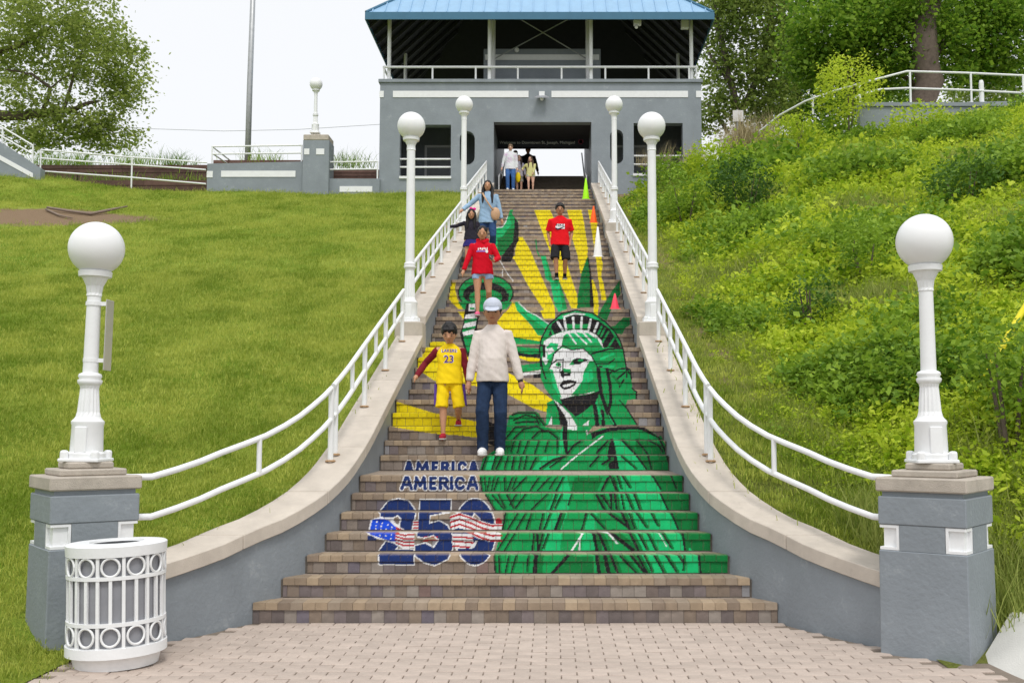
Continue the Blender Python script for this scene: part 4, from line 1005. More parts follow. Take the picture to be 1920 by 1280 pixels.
        hp = B(); hp.tube([(ex,ey0,z1+0.02),(ex-s*m_,ey0+m_,z1+rise+0.02)], 0.05, 6); hp.build('hip_cap', FA, rf)
    # flood light below the band and the camera under the eave
    c = P(1016,181); q = B(); q.box(c.x-0.09,c.x+0.09,PF-0.06,PF-0.001,c.z-0.02,c.z+0.15); fl = bd(q, 'flood_light', WHITEP)
    q = B(); q.hexa([(c.x-0.24,PF-0.3,c.z-0.14),(c.x+0.24,PF-0.3,c.z-0.14),(c.x+0.12,PF-0.03,c.z-0.02),(c.x-0.12,PF-0.03,c.z-0.02),(c.x-0.24,PF-0.3,c.z-0.12),(c.x+0.24,PF-0.3,c.z-0.12),(c.x+0.12,PF-0.03,c.z+0.03),(c.x-0.12,PF-0.03,c.z+0.03)]); q.build('hood', M('grey_metal', (0.3,0.31,0.33), 0.5), fl)
    q = B(); q.lathe([(0.001,-0.07),(0.05,-0.05),(0.065,0),(0.05,0.04)], 12, (c.x,PF-0.16,c.z-0.12)); q.build('lens', GLOBE, fl, smooth=True)
    c = U(1195,44,PF-0.3); q = B(); q.box(c.x-0.12,c.x+0.12,PF-0.38,PF-0.2,c.z-0.06,c.z+0.1); q.tube([(c.x,PF-0.3,c.z+0.1),(c.x,PF-0.3,ze+0.3)],0.03,8); sc_ = bd(q, 'security_camera', WHITEP)
    q = B(); q.tube([(c.x-0.02,PF-0.3,c.z-0.05),(c.x-0.04,PF-0.38,c.z-0.17)],0.05,10); q.build('camera_head', WHITEP, sc_)
    c = U(1284,46,PF+0.1); q = B(); q.box(c.x-0.12,c.x+0.12,PF+0.02,PF+0.2,c.z-0.14,c.z+0.14); bd(q, 'speaker_box', WHITEP)
pav()

# ------------------------------------------------------------------ walls, fences and planting above the lawn
YL = 33.3
BRN = M('timber_wall', (0.13,0.075,0.062), 0.85, 0.3, 3, 0.4, 30, rnd=0.25, stain=((0.22,0.17,0.15), 5, 0.6))
def gbox(name, px0, px1, pyt, pyb, Y, dep, mat, parent=None, prow=0.0, bevel=0):
    a, c = U(px0, pyt, Y), U(px1, pyb, Y); b = B(); b.box(a.x, c.x, Y-prow, Y+dep, c.z, a.z); return b.build(name, mat, parent, bevel=bevel)
t = empty('retaining_wall', U(480,372,YL)); tag(t, 'low grey retaining wall with long white band left of the small lamp pillar', 'wall', 'grey retaining walls above the lawn')
def under(o, root): o.parent = root; o.location = -root.location; return o
a, c = U(387,372,YL), U(568,372,YL); zl, zr_ = U(387,307,YL).z, U(568,303,YL).z
b = B(); b.hexa([(a.x,YL,a.z-0.6),(c.x,YL,a.z-0.6),(c.x,YL+0.3,a.z-0.6),(a.x,YL+0.3,a.z-0.6),(a.x,YL,zl),(c.x,YL,zr_),(c.x,YL+0.3,zr_),(a.x,YL+0.3,zl)]); under(b.build('wall', GREYP), t)
under(gbox('white_band', 415, 554, 320.5, 332, YL, 0.02, WHITEP, None, 0.018), t); under(gbox('white_band', 388, 399, 321, 333, YL, 0.02, WHITEP, None, 0.018), t)
t = empty('retaining_wall', U(665,372,YL)); tag(t, 'short grey retaining wall between the small lamp pillar and the pavilion', 'wall', 'grey retaining walls above the lawn')
under(gbox('wall', 616.5, 711, 335, 395, YL+0.02, 0.3, GREYP), t); under(gbox('white_band', 637, 698, 349.5, 360, YL+0.02, 0.02, WHITEP, None, 0.018), t)
t = empty('lamp_pillar', U(592,372,YL)); tag(t, 'small grey pillar with stone cap carrying a globe lamp, above the lawn', 'pillar')
under(gbox('shaft', 568.5, 615, 263, 395, YL-0.12, 0.75, GREYP), t); under(gbox('cap_stone', 568.8, 616, 252, 262.8, YL-0.13, 0.78, CAP, bevel=0.02), t)
for x0, x1 in ((570.5,580),(593,608)): under(gbox('white_inset', x0, x1, 279, 290, YL-0.12, 0.02, WHITEP, None, 0.015), t)
lp = U(591, 251, YL+0.2); lamp('lamp_post', lp, 1.40, 'small white globe lamp on the grey pillar above the lawn', LG)
def pixrail(name, label, rails, posts, Y, r=0.026, cat='railing', grp='white railings above the lawn', dep=None):
    t = empty(name, U(*posts[0][:1], posts[0][2], Y) if posts else U(*rails[0][0], Y)); tag(t, label, cat, grp)
    for pts in rails:
        b = B(); b.tube([U(p[0], p[1], p[2] if len(p) > 2 else Y) for p in pts], r, 8); under(b.build('rail', WHITEM, angle=50), t)
    for p in posts:
        b = B(); Yq = p[3] if len(p) > 3 else Y; q = U(p[0], p[1], Yq); e = U(p[0], p[2], Yq); b.tube([q, (q.x, q.y, e.z)], r, 8); under(b.build('post', WHITEM, angle=50), t)
    return t
pixrail('fence', 'white three rail fence sloping along the top of the lawn', [[(76,281),(248,295),(388,305)],[(77,297),(248,309),(386,318.5)],[(78,321),(248,333),(386,345)]], [(77,280,345),(248,294,358)], YL-0.02, cat='fence')
pixrail('railing', 'white railing on the low wall beside the mast', [[(398,275),(566,272.5)],[(398,289),(566,287)],[(398,275),(438,306,YL+2.2)],[(400,289),(425,306,YL+1.6)]], [(398,274,306),(566,272,303)], YL+0.1)
pixrail('railing', 'white railing between the lamp pillar and the pavilion', [[(617,304),(709,303)],[(617,318),(709,317)]], [(708,303,336)], YL+0.1)
# ramp wall at the far left
t = empty('ramp_wall', U(30,340,YL-0.6)); tag(t, 'sloping grey ramp wall with white stripe at the end of the fence', 'wall')
Yq = YL-0.6; b = B(); a0, a1, c0, c1 = U(-60,228,Yq), U(76,316,Yq), U(-60,370,Yq), U(76,345,Yq)
b.hexa([(a0.x,Yq,c0.z),(a1.x,Yq,c1.z),(a1.x,Yq+0.3,c1.z),(a0.x,Yq+0.3,c0.z),(a0.x,Yq,a0.z),(a1.x,Yq,a1.z),(a1.x,Yq+0.3,a1.z),(a0.x,Yq+0.3,a0.z)]); under(b.build('wall', GREYP), t)
b = B(); p = [U(-60,258,Yq), U(62,325,Yq), U(62,334,Yq), U(-60,267,Yq)]; b.hexa([(q.x,Yq-0.018,q.z) for q in (p[3],p[2])] + [(q.x,Yq+0.02,q.z) for q in (p[2],p[3])] + [(q.x,Yq-0.018,q.z) for q in (p[0],p[1])] + [(q.x,Yq+0.02,q.z) for q in (p[1],p[0])]); under(b.build('white_band', WHITEP), t)
pixrail('railing', 'white railing on the sloping ramp wall', [[(-60,200),(62,273)],[(-60,220),(62,289)]], [(5,240,275),(62,272,312)], Yq+0.12)
# timber tiers behind the fence
for k, (x0, x1, y0, y1, Y) in enumerate(((60,388,338,366,YL+0.7),(40,400,309,331,YL+1.6),(612,712,318,336,YL+0.9),(400,570,300,312,YL+1.7))):
    t = empty('timber_tier', U(x0,y1,Y)); tag(t, ('lower dark timber tier behind the white fence','upper dark timber tier behind the white fence','dark timber tier behind the railing near the pavilion','dark timber tier behind the low wall')[k], 'retaining wall', 'timber tiers')
    rows = 3 if y1-y0 > 15 else 2
    for r_ in range(rows):
        ya, yb = y0+(y1-y0)*r_/rows, y0+(y1-y0)*(r_+1)/rows
        xa = x0 - (20 if r_ % 2 else 0)
        while xa < x1:
            xb = min(xa + 105, x1); under(gbox('timber', max(xa,x0), xb-0.6, ya+0.3, yb + (60 if r_ == rows-1 else 0), Y + 0.015*((r_*7) % 3), 0.2, BRN), t); xa = xb
# mast
a = U(464,300,YL+2.0); b = B(); b.tube([(a.x,a.y,a.z-0.8),(a.x+0.02,a.y,a.z+2.5),(a.x+0.1,a.y,a.z+9)], [0.10,0.095,0.075], 14)
tag(b.build('mast', M('galvanised', (0.42,0.43,0.44), 0.45, 0.15, 6, metallic=0.5), smooth=True), 'tall bare grey metal mast standing behind the low wall', 'mast')
b = B(); b.tube([U(-40,222,52), U(150,234,52), U(290,242,52), U(420,246,52), U(560,243,52), U(720,233,52)], 0.012, 5); tag(b.build('overhead_cable', M('cable', (0.3,0.31,0.33), 0.6)), 'thin cable sagging across the white sky behind the mast', 'cable')
# fallen branch on the bare soil
def zon(fn, X, Y): return (X, Y, fn(X, Y))
BARK = M('bark', (0.13,0.10,0.08), 0.95, 0.3, 9, 0.8, 40); DEADW = M('dead_wood', (0.26,0.20,0.16), 0.9, 0.2, 10, 0.5, 60)
b = B(); pts = [gp(x, y, hill_left) + Vector((0,0,dz)) for x, y, dz in ((88,396,0.10),(130,401,0.07),(170,405,0.06),(205,401,0.10),(238,396,0.13))]; b.tube(pts, [0.03,0.04,0.045,0.04,0.02], 7)
pts = [gp(x, y, hill_left) + Vector((0,0,0.05)) for x, y in ((86,396),(110,407),(136,413))]; b.tube(pts, [0.03,0.028,0.015], 6)
tag(b.build('fallen_branch', DEADW, smooth=True), 'bare fallen branch lying on the bare soil of the lawn', 'branch')

# ------------------------------------------------------------------ retaining wall and railings above the bank
YR = 30.4
t = empty('retaining_wall', U(1760,230,YR)); tag(t, 'long grey retaining wall half hidden by shrubs at the top of the bank', 'wall')
a, c = U(1612,196,YR), U(1990,188,YR); b = B(); b.hexa([(a.x,YR,a.z-2.5),(c.x,YR,a.z-2.5),(c.x,YR+0.4,a.z-2.5),(a.x,YR+0.4,a.z-2.5),(a.x,YR,a.z),(c.x,YR,c.z),(c.x,YR+0.4,c.z),(a.x,YR+0.4,a.z)]); under(b.build('wall', GREYP), t)
b = B(); b.box(a.x-0.03, c.x, YR-0.05, YR+0.45, a.z-0.06, a.z+0.05); under(b.build('wall_cap', GREYP), t)
pixrail('railing', 'white railing along the top of the grey wall over the bank', [[(1425,246,32.5),(1462,216,31.8),(1510,190,31),(1560,172),(1620,155),(1700,134),(1810,137),(1985,145)],[(1600,182),(1650,168),(1700,165.5),(1810,169),(1985,178)]], [(1524,186,215,31),(1612,158,200),(1706,133,193),(1820,138,196),(1918,142,198)], YR+0.1, 0.032, grp='railings over the bank')
b = B(); q = U(1841,196,YR+0.15); b.tube([q, q+Vector((0,0,0.62))], 0.07, 12); b.tube([q+Vector((0,0,0.62)), q+Vector((0,0,0.72))], [0.075,0.05], 12); tag(b.build('bollard', WHITEM, angle=40), 'short white bollard on the grey wall beside the railing', 'bollard')
q = U(1383,262,33.0); t = empty('sign_post', q); tag(t, 'small sign seen from behind beyond the bank, near the pavilion', 'sign')
b = B(); b.tube([q-Vector((0,0,0.8)), (q.x,q.y,U(1383,206,33).z)], 0.03, 8); under(b.build('post', M('galvanised', (0.42,0.43,0.44))), t); under(gbox('panel', 1374, 1394, 207, 228, 32.95, 0.02, M('sign_back', (0.62,0.60,0.57))), t)
b = B(); pts = [U(1925,570,10.5), U(1900,612,10.4), U(1880,650,10.3), U(1862,678,10.2), U(1845,705,10.15)]; b.tube(pts, [0.03,0.032,0.032,0.03,0.012], 8)
tag(b.build('wire_guard', M('yellow_plastic', (0.75,0.66,0.02), 0.4), smooth=True), 'yellow plastic guard on a stay wire in the shrubs beside the lamp', 'wire guard')

# ------------------------------------------------------------------ foliage building blocks
def leaves(centers, size, squash=0.6, up=0.35, fold=0.25, seed=0, jit=0.35):
    """one folded diamond leaf per centre; returns verts, faces, per-vertex tone"""
    r = np.random.default_rng(seed); n = len(centers); c = np.asarray(centers, float)
    d = r.normal(size=(n,3)); d[:,2] = d[:,2]*0.6 - up*0.3; d /= np.linalg.norm(d, axis=1)[:,None]
    a = r.normal(size=(n,3)); a[:,2] += up*2; s = np.cross(d, a); s /= np.linalg.norm(s, axis=1)[:,None] + 1e-9
    nn = np.cross(s, d); L = size*(1 + jit*r.normal(size=n)).clip(0.45, 1.8)
    p0 = c - d*L[:,None]*0.5; p2 = c + d*L[:,None]*0.5
    m = c - d*L[:,None]*0.05 - nn*(L*fold*0.3)[:,None]
    p1 = m + s*(L*squash*0.5)[:,None] + nn*(L*fold*0.5)[:,None]; p3 = m - s*(L*squash*0.5)[:,None] + nn*(L*fold*0.5)[:,None]
    V = np.stack([p0,p1,p2,p3], 1).reshape(-1,3); k = np.arange(n)*4
    F = np.concatenate([np.stack([k,k+1,k+2],1), np.stack([k,k+2,k+3],1)])
    tone = np.repeat(r.uniform(0, 0.75, n), 4)
    return V, F, tone
def np_mesh(name, V, F, tone=None, smooth=False):
    me = bpy.data.meshes.new(name); me.vertices.add(len(V)); me.vertices.foreach_set('co', np.asarray(V, np.float32).ravel())
    k = F.shape[1]; me.loops.add(F.size); me.polygons.add(len(F)); me.loops.foreach_set('vertex_index', F.astype(np.int32).ravel())
    me.polygons.foreach_set('loop_start', (np.arange(len(F))*k).astype(np.int32)); me.polygons.foreach_set('loop_total', np.full(len(F), k, np.int32))
    me.update(calc_edges=True)
    if tone is not None:
        a = me.attributes.new('tone', 'FLOAT', 'POINT'); a.data.foreach_set('value', np.asarray(tone, np.float32))
    return me
def blades(n, spread, h0, h1, wd, lean, seed):
    r = np.random.default_rng(seed); V = []; F = []; T = []
    for i in range(n):
        x, y = r.normal(0, spread/2, 2); h = r.uniform(h0, h1); a = r.uniform(0, 2*math.pi); l = lean*h*r.uniform(0.2, 1.2); w = wd*r.uniform(0.7, 1.3); b = r.uniform(0, 2*math.pi)
        cx, cy = math.cos(b)*w/2, math.sin(b)*w/2; dx, dy = math.cos(a)*l, math.sin(a)*l; o = len(V)
        V += [(x-cx,y-cy,-0.02),(x+cx,y+cy,-0.02),(x+dx*0.4+cx*0.8,y+dy*0.4+cy*0.8,h*0.6),(x+dx*0.4-cx*0.8,y+dy*0.4-cy*0.8,h*0.6),(x+dx,y+dy,h)]
        F += [(o,o+1,o+2),(o,o+2,o+3),(o+3,o+2,o+4)]; T += [r.uniform(0,0.75)]*5
    return np.array(V), np.array(F), np.array(T)
def protos(name, meshes, mat):
    col = bpy.data.collections.new(name)
    for i, me in enumerate(meshes):
        me.materials.append(mat); o = bpy.data.objects.new('%s_%02d' % (name, i), me); col.objects.link(o)
    return col
def scatter(name, pts, scl, col, n, label=None, tilt=0.15, seed=3):
    r = np.random.default_rng(seed); pts = np.asarray(pts, np.float32)
    me = bpy.data.meshes.new(name); me.vertices.add(len(pts)); me.vertices.foreach_set('co', pts.ravel()); me.update()
    a = me.attributes.new('rot', 'FLOAT_VECTOR', 'POINT'); rot = np.c_[r.normal(0,tilt,len(pts)), r.normal(0,tilt,len(pts)), r.uniform(0,6.283,len(pts))]; a.data.foreach_set('vector', rot.astype(np.float32).ravel())
    a = me.attributes.new('scl', 'FLOAT', 'POINT'); a.data.foreach_set('value', np.asarray(scl, np.float32))
    a = me.attributes.new('pick', 'INT', 'POINT'); a.data.foreach_set('value', r.integers(0, n, len(pts)).astype(np.int32))
    o = link(name, me); o['kind'] = 'stuff'
    if label: o['label'] = label
    ng = bpy.data.node_groups.new(name, 'GeometryNodeTree'); ng.interface.new_socket('Geometry', in_out='INPUT', socket_type='NodeSocketGeometry'); ng.interface.new_socket('Geometry', in_out='OUTPUT', socket_type='NodeSocketGeometry')
    N = ng.nodes; gi = N.new('NodeGroupInput'); go = N.new('NodeGroupOutput'); ip = N.new('GeometryNodeInstanceOnPoints'); ci = N.new('GeometryNodeCollectionInfo')
    ci.inputs['Collection'].default_value = col; ci.inputs['Separate Children'].default_value = True; ci.inputs['Reset Children'].default_value = True
    def attr(nm, dt):
        q = N.new('GeometryNodeInputNamedAttribute'); q.data_type = dt; q.inputs[0].default_value = nm; return q.outputs[0]
    m2p = N.new('GeometryNodeMeshToPoints'); L = ng.links
    L.new(gi.outputs[0], m2p.inputs[0]); L.new(m2p.outputs[0], ip.inputs['Points']); L.new(ci.outputs[0], ip.inputs['Instance'])
    ip.inputs['Pick Instance'].default_value = True
    L.new(attr('pick','INT'), ip.inputs['Instance Index']); L.new(attr('rot','FLOAT_VECTOR'), ip.inputs['Rotation']); L.new(attr('scl','FLOAT'), ip.inputs['Scale']); L.new(ip.outputs[0], go.inputs[0])
    md = o.modifiers.new('scatter', 'NODES'); md.node_group = ng
    return o

# ------------------------------------------------------------------ lawn grass, bank cover
GRASS = leaf_mat('grass_blade', (0.195,0.29,0.022), (0.50,0.545,0.10), 0.4, spatial=0.85)
WILD = leaf_mat('wild_leaf', (0.27,0.42,0.016), (0.66,0.76,0.07), 0.48, spatial=0.4)
WILD2 = leaf_mat('wild_leaf_dark', (0.095,0.21,0.015), (0.34,0.50,0.05), 0.42, spatial=0.4)
TALLG = leaf_mat('tall_grass', (0.16,0.24,0.03), (0.42,0.46,0.12), 0.3)
DRY = leaf_mat('dry_grass', (0.36,0.29,0.14), (0.55,0.47,0.28), 0.2)
gcol = protos('turf_piece', [np_mesh('turf', *blades(30, 0.17, 0.010, 0.030, 0.0055, 1.3, i)) for i in range(5)], GRASS)
def inner_l(y): return W(y) + CW + 0.10
pts = []; sc = []
def add_turf(n, x0, x1, y0, y1, s0, s1, fn, cond):
    for _ in range(n):
        X = random.uniform(x0, x1); Y = random.uniform(y0, y1)
        if not cond(X, Y): continue
        pts.append((X, Y, fn(X, Y))); sc.append(random.uniform(s0, s1))
okl = lambda X, Y: -X > (inner_l(Y) if Y > 8.05 else 3.05) and soil_l(X, Y) + random.uniform(0.3, 0.7) < 0.98 and abs(X-plc.x)+abs(Y-plc.y) > 0.52
add_turf(11000, -6.5, -1.9, 5.5, 12, 0.7, 1.25, hill_left, okl)
add_turf(14000, -11, -1.9, 12, 20, 0.9, 1.5, hill_left, okl)
add_turf(16000, -19, -1.9, 20, YC, 1.1, 1.8, hill_left, okl)
okr = lambda X, Y: X > inner_l(Y) and soil_r(X, Y) + random.uniform(0.25, 0.75) < 0.80
add_turf(5000, 1.9, 5.2, 8.0, 14, 0.8, 1.8, hill_right, lambda X, Y: okr(X, Y) and not (X > 2.6 and Y < 8.05))
add_turf(4500, 1.9, 5.0, 14, 30, 1.0, 2.0, hill_right, okr)
scatter('lawn_grass', pts, sc, gcol, 5, 'short mown grass covering the hill beside the stairs')
# leafy ground cover on the bank
def clump(seed, n, rad, hgt, size):
    r = np.random.default_rng(seed); c = []
    for _ in range(n//7):
        a = r.uniform(0, 6.283); q = rad*math.sqrt(r.uniform(0, 1)); top = hgt*r.uniform(0.35, 1.0)*(1 - 0.45*(q/rad)**2)
        for _ in range(7): c.append((q*math.cos(a) + r.normal(0, size*0.9), q*math.sin(a) + r.normal(0, size*0.9), max(0.01, top - abs(r.normal(0, hgt*0.28)))))
    return np_mesh('clump', *leaves(c, size, 0.6, 0.8, 0.25, seed))
wcol = protos('weed_clump', [clump(i, 110, 0.26, 0.36, 0.062) for i in range(4)] + [clump(7, 80, 0.26, 0.42, 0.08), clump(8, 150, 0.22, 0.5, 0.045)], WILD)
dcol = protos('shrub_clump', [clump(20+i, 150, 0.36, 0.62, 0.075) for i in range(5)], WILD2)
tcol = protos('tall_grass_tuft', [np_mesh('tuft', *blades(34, 0.22, 0.18, 0.5, 0.009, 0.55, 40+i)) for i in range(4)], TALLG)
drcol = protos('dry_grass_tuft', [np_mesh('tuft', *blades(40, 0.25, 0.3, 0.75, 0.008, 0.5, 60+i)) for i in range(3)], DRY)
def bank_edge(Y): return 1.95 + interp([(8,1.4),(10,0.85),(12,0.72),(16,0.7),(22,0.75),(28,0.6),(33,0.4)], Y)
wp = []; ws = []; dp = []; ds = []; tp_ = []; ts = []; rp_ = []; rs = []
def patch(X, Y): return math.sin(X*1.7+Y*0.6) + math.sin(Y*1.3-X*0.8+1.7) + 0.8*math.sin(X*3.1+Y*2.3)
while len(wp) < 9000:
    X = random.uniform(2.4, 17); Y = random.uniform(8.6, 31.5)
    if X > 3.5 + Y*0.46 or X < bank_edge(Y) + random.gauss(0, 0.14): continue
    p = patch(X, Y) + random.gauss(0, 0.5)
    q = (X, Y, hill_right(X, Y) - 0.03)
    if Y > 15 and len(wp) > 6500: continue          # the last ones fill the near slope
    grow = min(1.0, 0.5 + (X - bank_edge(Y))*0.5) * (1 + (0.55 - 0.85*sm(7.5, 9.5, X))*sm(22, 28, Y)) * (0.70 + 0.3*sm(11, 16, Y))
    if p > 1.15: dp.append(q); ds.append(random.choice((0.7,0.85,1.0,1.2,1.5))*random.uniform(0.85,1.15)*grow)
    elif p < -1.5 or (X - bank_edge(Y) < 0.5 and random.random() < 0.5): tp_.append(q); ts.append(random.uniform(0.6, 1.3)*grow)
    else: wp.append(q); ws.append(random.choice((0.55,0.7,0.85,1.0,1.2,1.45))*random.uniform(0.85,1.15)*grow)
for _ in range(260):       # grasses round the right pillar and the kerb
    X = random.uniform(2.9, 4.6); Y = random.uniform(7.75, 9.2)
    if X < 3.55 and Y < 8.1: continue
    tp_.append((X, Y, hill_right(X, Y)-0.02)); ts.append(random.uniform(0.5, 1.1))
for _ in range(70):
    q = gp(random.gauss(1415, 22), random.gauss(285, 14), hill_right); rp_.append(tuple(q)); rs.append(random.uniform(0.8, 1.6))
for _ in range(25):
    q = gp(random.uniform(1190,1330), random.uniform(300,345), hill_right); rp_.append(tuple(q)); rs.append(random.uniform(0.6, 1.1))
scatter('ground_cover', wp, ws, wcol, 6, 'bright green leafy weeds covering the bank')
scatter('shrub_cover', dp, ds, dcol, 5, 'darker leafy undergrowth on the bank')
scatter('tall_grass', tp_, ts, tcol, 4, 'long loose grass on the bank')
scatter('dry_grass', rp_, rs, drcol, 3, 'dry straw coloured grass near the top of the bank')

# ------------------------------------------------------------------ shrubs and trees
def bush(name, px, py, Y, rx, rz, n, size, mat, label, seed, cat='shrub', group=None, ry=None, stems=3, base=None):
    c = U(px, py, Y); r = np.random.default_rng(seed); g = base if base is not None else hill_right(c.x, Y)
    t = empty(name, (c.x, Y, g)); tag(t, label, cat, group)
    cl = []
    for _ in range(max(4, n//24)):
        d = r.normal(size=3); d /= np.linalg.norm(d); q = r.uniform(0.35, 1)**0.5
        cc = np.array([d[0]*rx*q, d[1]*(ry or rx)*q, c.z-g + d[2]*rz*q])
        k = r.normal(0, size*1.5, (24, 3)); cl.append(cc + k)
    cl = np.vstack(cl); cl[:,2] = np.maximum(cl[:,2], 0.02)
    link('foliage', np_mesh('foliage', *leaves(cl, size, 0.6, 0.6, 0.25, seed)), mat, t)
    b = B()
    for i in range(stems):
        a = r.uniform(0, 6.28); b.tube([(0.05*math.cos(a),0.05*math.sin(a),-0.1),(rx*0.3*math.cos(a),rx*0.3*math.sin(a),(c.z-g)*0.6),(rx*0.5*math.cos(a),rx*0.5*math.sin(a),c.z-g+rz*0.4)], [0.025,0.018,0.006], 6)
    b.build('stem', BARK, t); return t
DK = leaf_mat('shrub_dark_leaf', (0.035,0.10,0.015), (0.14,0.26,0.04), 0.35)
SG = 'shrubs on the bank'
bush('shrub', 1395, 350, 24.0, 0.75, 0.62, 2600, 0.075, DK, 'dense dark green rounded shrub on the bank near the pavilion', 1, group=SG)
bush('shrub', 1255, 330, 29.0, 0.7, 0.55, 1500, 0.08, WILD2, 'mid green shrub in front of the pavilion corner', 2, group=SG)
bush('shrub', 1285, 365, 25.0, 0.75, 0.5, 2000, 0.07, WILD2, 'bushy shrub at the edge of the bank beside the upper lamp pier', 9, group=SG)
bush('shrub', 1345, 300, 28.0, 0.9, 0.45, 1800, 0.08, WILD, 'pale shrub with dry grass behind it near the sign', 10, group=SG)
bush('shrub', 1480, 250, 28.5, 0.8, 0.45, 1500, 0.08, WILD, 'pale leafy shrub below the curving rail', 21, group=SG)
bush('shrub', 1590, 165, 29.5, 0.95, 0.95, 2600, 0.085, WILD, 'pale green sapling standing up against the big tree', 3, group=SG)
bush('shrub', 1730, 240, 27.5, 1.1, 0.6, 2400, 0.085, WILD, 'leafy pale shrub in front of the long grey wall', 4, group=SG)
bush('shrub', 1890, 690, 9.6, 0.42, 0.42, 1500, 0.06, WILD2, 'broad leaved shrub under the yellow wire guard', 5, group=SG)
bush('shrub', 1810, 350, 19.0, 0.7, 0.5, 2000, 0.07, DK, 'dark bluish shrub high on the bank above the pillar lamp', 6, group=SG)
bush('shrub', 1620, 470, 16.0, 0.45, 0.5, 1400, 0.06, WILD2, 'upright shrub with dark hollow below it on the middle of the bank', 7, group=SG)
bush('shrub', 1520, 560, 14.5, 0.35, 0.35, 900, 0.055, DK, 'small dark shrub among bright weeds on the bank', 8, group=SG)
for i, (px, Y) in enumerate(((150,YL+1.9),(250,YL+1.9),(325,YL+1.9),(492,YL+2.2),(655,YL+1.3),(95,YL+2.0))):
    c = U(px, 303, Y); t = empty('ornamental_grass', (c.x, Y, c.z-0.2)); tag(t, 'arching green ornamental grass clump on top of the timber tier', 'grass clump', 'ornamental grasses on the timber tiers')
    link('blades', np_mesh('blades', *blades(240, 0.75, 0.25, 0.62, 0.016, 0.9, 80+i)), WILD2, t)
for i in range(5):
    c = U(120+i*62, 334, YL+1.1); t = empty('ornamental_grass', (c.x, YL+1.1, c.z-0.12)); tag(t, 'low green grass clump between the two timber tiers', 'grass clump', 'low grass between the timber tiers')
    link('blades', np_mesh('blades', *blades(130, 0.8, 0.12, 0.28, 0.014, 0.8, 95+i)), WILD2, t)

def tree(name, label, Y, limbs, blobs, size, mat, seed, base_px, per=26, spread=2.2, trunk_mat=BARK, gz=None):
    r = np.random.default_rng(seed); bp = U(*base_px, Y); t = empty(name, bp); tag(t, label, 'tree', 'trees behind the hill')
    b = B()
    for pts, rad in limbs:
        P = [U(p[0], p[1], Y + (p[2] if len(p) > 2 else 0)) - bp for p in pts]
        # bend limbs irregularly
        Q = []
        for i in range(len(P)-1):
            for k in range(4): Q.append(P[i].lerp(P[i+1], k/4) + Vector(r.normal(0, rad[0]*0.18, 3)) * (0 if (i == 0 and k == 0) else 1))
        Q.append(P[-1]); n = len(Q); b.tube(Q, [rad[0]+(rad[1]-rad[0])*i/(n-1) for i in range(n)], 9)
    b.build('trunk', trunk_mat, t, smooth=True)
    cl = []
    for (px, py, dY, rx, ry, n) in blobs:
        c = np.array(U(px, py, Y+dY) - bp); s = Y/2000.0; RX, RZ = rx*s, ry*s; RY = (RX+RZ)/2
        for _ in range(max(1, n//per)):
            d = r.normal(size=3); d /= np.linalg.norm(d); q = r.uniform(0.15, 1)**0.45
            cc = c + d*np.array([RX,RY,RZ])*q
            sp = size*spread*r.uniform(0.6, 1.4)
            cl.append(cc + r.normal(0, 1, (per, 3))*np.array([sp, sp, sp*0.55]))
    cl = np.vstack(cl); link('crown', np_mesh('crown', *leaves(cl, size, 0.65, 0.7, 0.2, seed)), mat, t); return t
TL = leaf_mat('maple_leaf', (0.23,0.31,0.06), (0.54,0.60,0.18), 0.58, rnd=False)
TD = leaf_mat('dense_leaf', (0.095,0.21,0.016), (0.42,0.60,0.065), 0.52, rnd=False)
TM = leaf_mat('mid_leaf', (0.15,0.22,0.035), (0.38,0.46,0.10), 0.5, rnd=False)
tree('maple_tree', 'light green tree with spreading dark limbs beyond the ramp wall', 37.0,
     [([(-220,420),(-180,250),(-60,212),(40,216),(120,212),(185,190)], (0.34,0.05)), ([(118,212),(142,130),(165,60)], (0.07,0.02)), ([(80,214),(95,165),(60,140),(10,130)], (0.08,0.03)), ([(-180,250),(-60,110),(40,85),(120,40)], (0.2,0.03)), ([(130,205),(175,225),(215,250)], (0.04,0.012)), ([(95,165),(120,145),(165,135)], (0.035,0.012))],
     [(20,40,0,110,70,3600),(110,20,-1,110,60,3300),(175,60,1,60,60,2000),(60,120,0.6,100,45,2500),(165,110,-0.6,70,50,2100),(235,105,0,40,40,850),(200,165,0.5,60,28,900),(60,185,-0.5,70,25,1100),(150,225,0,85,34,2300),(205,258,0.5,62,26,1500),(40,262,0.3,70,22,1000),(110,250,0,90,28,1700),(235,160,0,40,50,1300),(20,190,0,60,60,900),(100,80,1,150,80,1500),(-60,100,0,80,120,2200),(250,85,0,26,20,220),(225,205,0,28,16,200),(150,-30,0,100,40,1500)],
     0.125, TL, 11, (-220,420))
